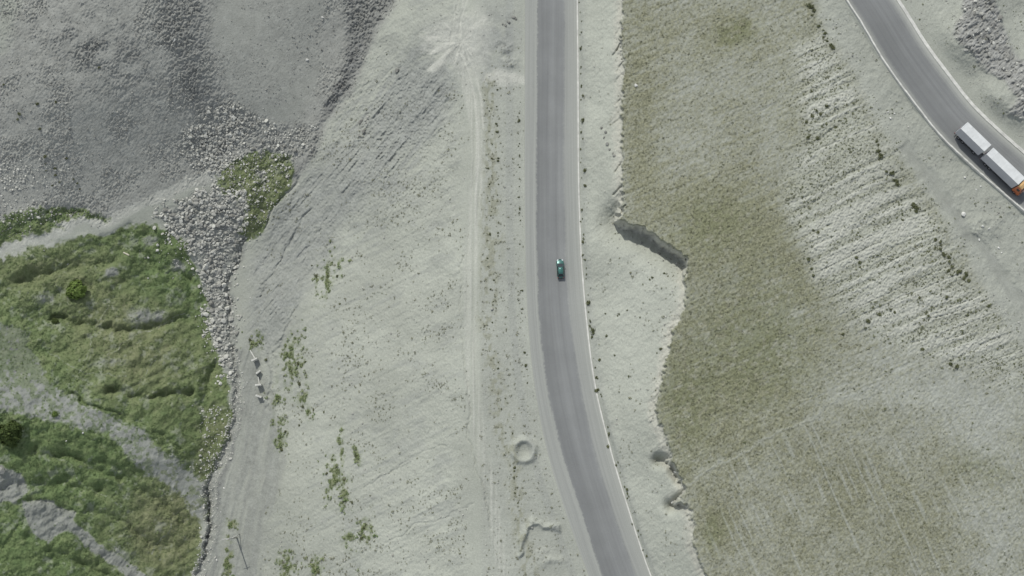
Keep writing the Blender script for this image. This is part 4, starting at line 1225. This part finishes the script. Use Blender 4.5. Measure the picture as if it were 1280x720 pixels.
# the car: nose towards +x in its own frame
cu_, cv_ = 700.3, 336.5
cz = float(zr(cv_))+0.105
cpos = ground_point(cu_, cv_, cz)
ahead = ground_point(699.3, 316, cz)
crz = math.atan2(ahead[1]-cpos[1], ahead[0]-cpos[0])
car = empty('car', cpos, crz); car.scale = (1.12, 1.04, 1.06); tag(car, 'dark green car driving alone on the long road', 'car')
bm = bmesh.new()
loft(bm, [hull_section(-2.16, 0.70, 0.42, 0.78), hull_section(-2.06, 0.80, 0.30, 0.92), hull_section(-1.6, 0.865, 0.24, 0.97), hull_section(-0.6, 0.88, 0.22, 0.95), hull_section(0.5, 0.88, 0.22, 0.94),
          hull_section(0.95, 0.875, 0.22, 0.93), hull_section(1.5, 0.86, 0.24, 0.86), hull_section(1.95, 0.80, 0.28, 0.74), hull_section(2.16, 0.66, 0.36, 0.60)])
part('body', bm, M_GREEN, car, True)
bm = bmesh.new()
loft(bm, [[(-1.42, -0.56, 1.34), (-1.42, 0.56, 1.34), (-1.42, 0.54, 1.40), (-1.42, -0.54, 1.40)], [(-1.0, -0.60, 1.42), (-1.0, 0.60, 1.42), (-1.0, 0.56, 1.475), (-1.0, -0.56, 1.475)],
          [(-0.3, -0.61, 1.44), (-0.3, 0.61, 1.44), (-0.3, 0.57, 1.50), (-0.3, -0.57, 1.50)], [(0.18, -0.59, 1.40), (0.18, 0.59, 1.40), (0.18, 0.55, 1.455), (0.18, -0.55, 1.455)]])
part('roof', bm, M_GREEN, car, True)


def panel(name, pts, material, parent, th=0.02):
    bm = bmesh.new(); vs_ = [bm.verts.new(p) for p in pts]; f = bm.faces.new(vs_)
    f.normal_update(); nrm = f.normal.copy()
    r = bmesh.ops.extrude_face_region(bm, geom=[f])
    for g_ in r['geom']:
        if isinstance(g_, bmesh.types.BMVert): g_.co -= nrm*th
    bmesh.ops.recalc_face_normals(bm, faces=bm.faces)
    return part(name, bm, material, parent)


panel('windscreen', [(0.98, -0.70, 0.94), (0.98, 0.70, 0.94), (0.20, 0.56, 1.43), (0.20, -0.56, 1.43)], M_GLASS, car)
panel('rear_window', [(-1.98, 0.68, 0.96), (-1.98, -0.68, 0.96), (-1.44, -0.54, 1.37), (-1.44, 0.54, 1.37)], M_GLASS, car)
for s in (-1, 1):
    for xa, xb, xc, xd in ((0.92, 0.16, -0.50, -0.52), (-0.58, -0.56, -1.38, -1.92)):
        panel('side_window', [(xa, s*0.80, 0.955), (xb if xa > 0 else -0.56, s*0.60, 1.40), (xc if xa > 0 else -1.38, s*0.60, 1.39), (xd, s*0.80, 0.975)], M_GLASS, car)
    for (a, b_) in (((1.0, s*0.76, 0.94), (0.19, s*0.585, 1.43)), ((-0.55, s*0.81, 0.95), (-0.53, s*0.61, 1.43)), ((-1.98, s*0.74, 0.96), (-1.42, s*0.56, 1.38))):
        bm = bmesh.new(); cyl(bm, a, b_, 0.045, 8); part('pillar', bm, M_GREEN, car, True)
    bm = bmesh.new(); box(bm, 0.70, 0.86, s*0.98-0.11, s*0.98+0.11, 0.95, 1.09, 0.04); part('mirror', bm, M_GREEN, car, True)
    bm = bmesh.new(); loft(bm, [[(1.90, s*0.45, 0.60), (1.90, s*0.76, 0.60), (1.84, s*0.78, 0.76), (1.84, s*0.45, 0.78)], [(2.13, s*0.40, 0.58), (2.10, s*0.64, 0.58), (2.08, s*0.66, 0.67), (2.10, s*0.40, 0.68)]]); part('headlight', bm, M_LAMP, car)
    bm = bmesh.new(); box(bm, -2.17, -2.02, s*0.66-0.12, s*0.66+0.12, 0.66, 0.84, 0.03); part('tail_light', bm, M_TAIL, car)
    wheel(car, 1.32, s*0.77, 0.32, 0.21); wheel(car, -1.28, s*0.77, 0.32, 0.21)
bm = bmesh.new(); box(bm, 2.02, 2.24, -0.66, 0.66, 0.36, 0.54, 0.06); part('front_bumper', bm, M_CHROME, car)
bm = bmesh.new(); box(bm, -2.24, -2.06, -0.72, 0.72, 0.36, 0.54, 0.06); part('rear_bumper', bm, M_BLACK, car)
bm = bmesh.new(); box(bm, 2.12, 2.20, -0.36, 0.36, 0.56, 0.67, 0.01); part('grille', bm, M_BLACK, car)
bm = bmesh.new(); box(bm, 0.94, 1.08, -0.62, 0.62, 0.925, 0.95, 0.01); part('wiper_cowl', bm, M_BLACK, car)

# the lorry and its trailer, heading down to the right
M_BOXSHADE = plain('grey_shade_box_panel', (0.42, 0.43, 0.45), 0.5, 0.35, 0.05, 0.6)  # box sides and doors coloured greyer than the roof, painting in their shade
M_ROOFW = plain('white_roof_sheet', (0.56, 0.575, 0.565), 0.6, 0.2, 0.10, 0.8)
M_STEEL = plain('dark_chassis_steel', (0.035, 0.036, 0.038), 0.6, 0.4)
M_CAB = plain('orange_cab_paint', (0.40, 0.12, 0.045), 0.35, 0.5, 0.05, 1.0, 0.0, 0.4)
M_CABTOP = plain('yellow_cab_paint', (0.60, 0.38, 0.16), 0.4, 0.5, 0.05)


def box_body(parent, x0, x1, hw, z0, z1):
    bm = bmesh.new(); box(bm, x0, x1, -hw, hw, z0, z1-0.06, 0.03)
    n = int((x1-x0)/0.6)
    for k in range(n+1):
        x = x0+0.05+(x1-x0-0.1)*k/n
        for s in (-1, 1):
            box(bm, x-0.02, x+0.02, s*hw-0.015, s*hw+0.015, z0+0.12, z1-0.16)
    b_ = part('cargo_box', bm, M_BOXSHADE, parent)
    bm = bmesh.new(); box(bm, x0-0.03, x1+0.03, -hw-0.03, hw+0.03, z1-0.06, z1, 0.015)
    n = int((x1-x0)/1.3)
    for k in range(n+1):
        x = x0+0.1+(x1-x0-0.2)*k/n
        box(bm, x-0.06, x+0.06, -hw-0.01, hw+0.01, z1-0.01, z1+0.035, 0.01)
    part('box_roof', bm, M_ROOFW, b_)
    for s in (-1, 1):
        bm = bmesh.new(); box(bm, x0-0.05, x0-0.003, (0.02 if s > 0 else -hw+0.06), (hw-0.06 if s > 0 else -0.02), z0+0.06, z1-0.14, 0.01)
        for yy in (0.25, 0.8):
            cyl(bm, (x0-0.075, s*yy, z0+0.15), (x0-0.075, s*yy, z1-0.2), 0.018, 8)
        part('rear_door', bm, M_BOXSHADE, b_)
    return b_


ROOF = 4.05


def road2_frame(u, v, z_up):
    z = float(zr2(u, v))+0.055
    return ground_point(u, v, z+z_up), z


def place_body(ra, rb):
    """ground frame under a roof centre line ra -> rb (survey coordinates of the roof ends)"""
    za = float(zr2(*ra))+0.055+ROOF; zb = float(zr2(*rb))+0.055+ROOF
    A = ground_point(*ra, za); B = ground_point(*rb, zb)
    d = Vector(B)-Vector(A)
    return Vector(A)-Vector((0, 0, ROOF)), d


# trailer
A, d = place_body((1205.0, 156.2), (1234.2, 184.5))
LT = d.length
trailer = empty('box_trailer', A); trailer.rotation_euler = d.to_track_quat('X', 'Z').to_euler()
tag(trailer, 'white box trailer, the shorter rear box behind the truck on the upper road', 'trailer')
HW = 1.24
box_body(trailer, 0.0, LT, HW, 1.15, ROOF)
bm = bmesh.new()
for s in (-1, 1): box(bm, 0.05, LT-0.1, s*0.45-0.08, s*0.45+0.08, 0.86, 1.15)
for k in range(7): x = 0.3+k*(LT-0.8)/6; box(bm, x-0.06, x+0.06, -1.1, 1.1, 1.0, 1.148)
box(bm, -0.02, 0.12, -1.1, 1.1, 0.5, 0.64, 0.02)
part('chassis', bm, M_STEEL, trailer)
bm = bmesh.new(); cyl(bm, (LT-0.4, 0.4, 0.9), (LT+1.0, 0.0, 0.85), 0.07, 10); cyl(bm, (LT-0.4, -0.4, 0.9), (LT+1.0, 0.0, 0.85), 0.07, 10); part('drawbar', bm, M_STEEL, trailer)
for x in (1.5, 2.85, LT-1.2):
    for s in (-1, 1):
        wheel(trailer, x, s*1.02, 0.5, 0.38)
for s in (-1, 1):
    bm = bmesh.new(); box(bm, -0.06, 0.0, s*0.95-0.18, s*0.95+0.18, 0.72, 0.86, 0.01); part('tail_light', bm, M_TAIL, trailer)
    bm = bmesh.new(); box(bm, 3.7, LT-2.0, s*1.2-0.03, s*1.2+0.03, 0.55, 1.0, 0.01); part('side_guard', bm, M_STEEL, trailer)
# truck
A, d = place_body((1237.2, 188.3), (1276.8, 226.0))
LB = d.length
truck = empty('box_truck', A); truck.rotation_euler = d.to_track_quat('X', 'Z').to_euler()
tag(truck, 'truck with long white cargo box and orange cab on the upper road', 'truck')
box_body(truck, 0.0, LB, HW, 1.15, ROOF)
bm = bmesh.new()
for s in (-1, 1): box(bm, 0.05, LB+2.3, s*0.45-0.08, s*0.45+0.08, 0.86, 1.15)
for k in range(9): x = 0.3+k*(LB-0.8)/8; box(bm, x-0.06, x+0.06, -1.1, 1.1, 1.0, 1.148)
part('chassis', bm, M_STEEL, truck)
for x in (1.9, 3.25, LB+1.15):
    for s in (-1, 1):
        wheel(truck, x, s*1.02, 0.5, 0.38)
for s in (-1, 1):
    bm = bmesh.new(); cyl(bm, (LB-2.6, s*0.9, 0.72), (LB-1.2, s*0.9, 0.72), 0.30, 14); part('fuel_tank', bm, M_STEEL, truck, True)
    bm = bmesh.new(); box(bm, 4.2, LB-3.0, s*1.2-0.03, s*1.2+0.03, 0.55, 1.0, 0.01); part('side_guard', bm, M_STEEL, truck)
    bm = bmesh.new(); box(bm, -0.06, 0.0, s*0.95-0.18, s*0.95+0.18, 0.72, 0.86, 0.01); part('tail_light', bm, M_TAIL, truck)
C0 = LB+0.25
bm = bmesh.new()


def cab_sec(x, hw, z0, z1, r=0.2):
    return [(x, -hw, z0), (x, -hw, z1-r), (x, -hw+r, z1), (x, hw-r, z1), (x, hw, z1-r), (x, hw, z0)]


loft(bm, [cab_sec(C0, 1.16, 0.75, 3.0), cab_sec(C0+0.2, 1.2, 0.6, 3.1), cab_sec(C0+1.35, 1.2, 0.55, 3.05), cab_sec(C0+1.75, 1.2, 0.5, 2.2), cab_sec(C0+2.05, 1.16, 0.45, 1.75), cab_sec(C0+2.1, 1.12, 0.45, 0.8)])
cab = part('cab', bm, M_CAB, truck)
bm = bmesh.new(); loft(bm, [cab_sec(C0+0.05, 1.0, 3.08, 3.75, 0.25), cab_sec(C0+0.5, 1.05, 3.08, 3.75, 0.25), cab_sec(C0+1.3, 0.98, 3.06, 3.25, 0.12)]); part('wind_deflector', bm, M_CABTOP, cab)
panel('windscreen', [(C0+1.78, -1.0, 2.2), (C0+1.78, 1.0, 2.2), (C0+1.40, 1.0, 2.95), (C0+1.40, -1.0, 2.95)], M_GLASS, cab, -0.03)
for s in (-1, 1):
    bm = bmesh.new(); box(bm, C0+0.55, C0+1.3, s*1.205-0.012, s*1.205+0.012, 1.9, 2.75, 0.005); part('side_window', bm, M_GLASS, cab)
    bm = bmesh.new(); box(bm, C0+1.75, C0+1.85, s*1.42-0.12, s*1.42+0.12, 1.9, 2.6, 0.03); cyl(bm, (C0+1.7, s*1.15, 2.5), (C0+1.8, s*1.4, 2.5), 0.025, 8); part('mirror', bm, M_BLACK, cab)
    bm = bmesh.new(); box(bm, C0+2.05, C0+2.14, s*0.9-0.18, s*0.9+0.18, 0.75, 0.95, 0.02); part('headlight', bm, M_LAMP, cab)
bm = bmesh.new(); box(bm, C0+1.95, C0+2.2, -1.18, 1.18, 0.4, 0.68, 0.05); part('bumper', bm, M_STEEL, cab)
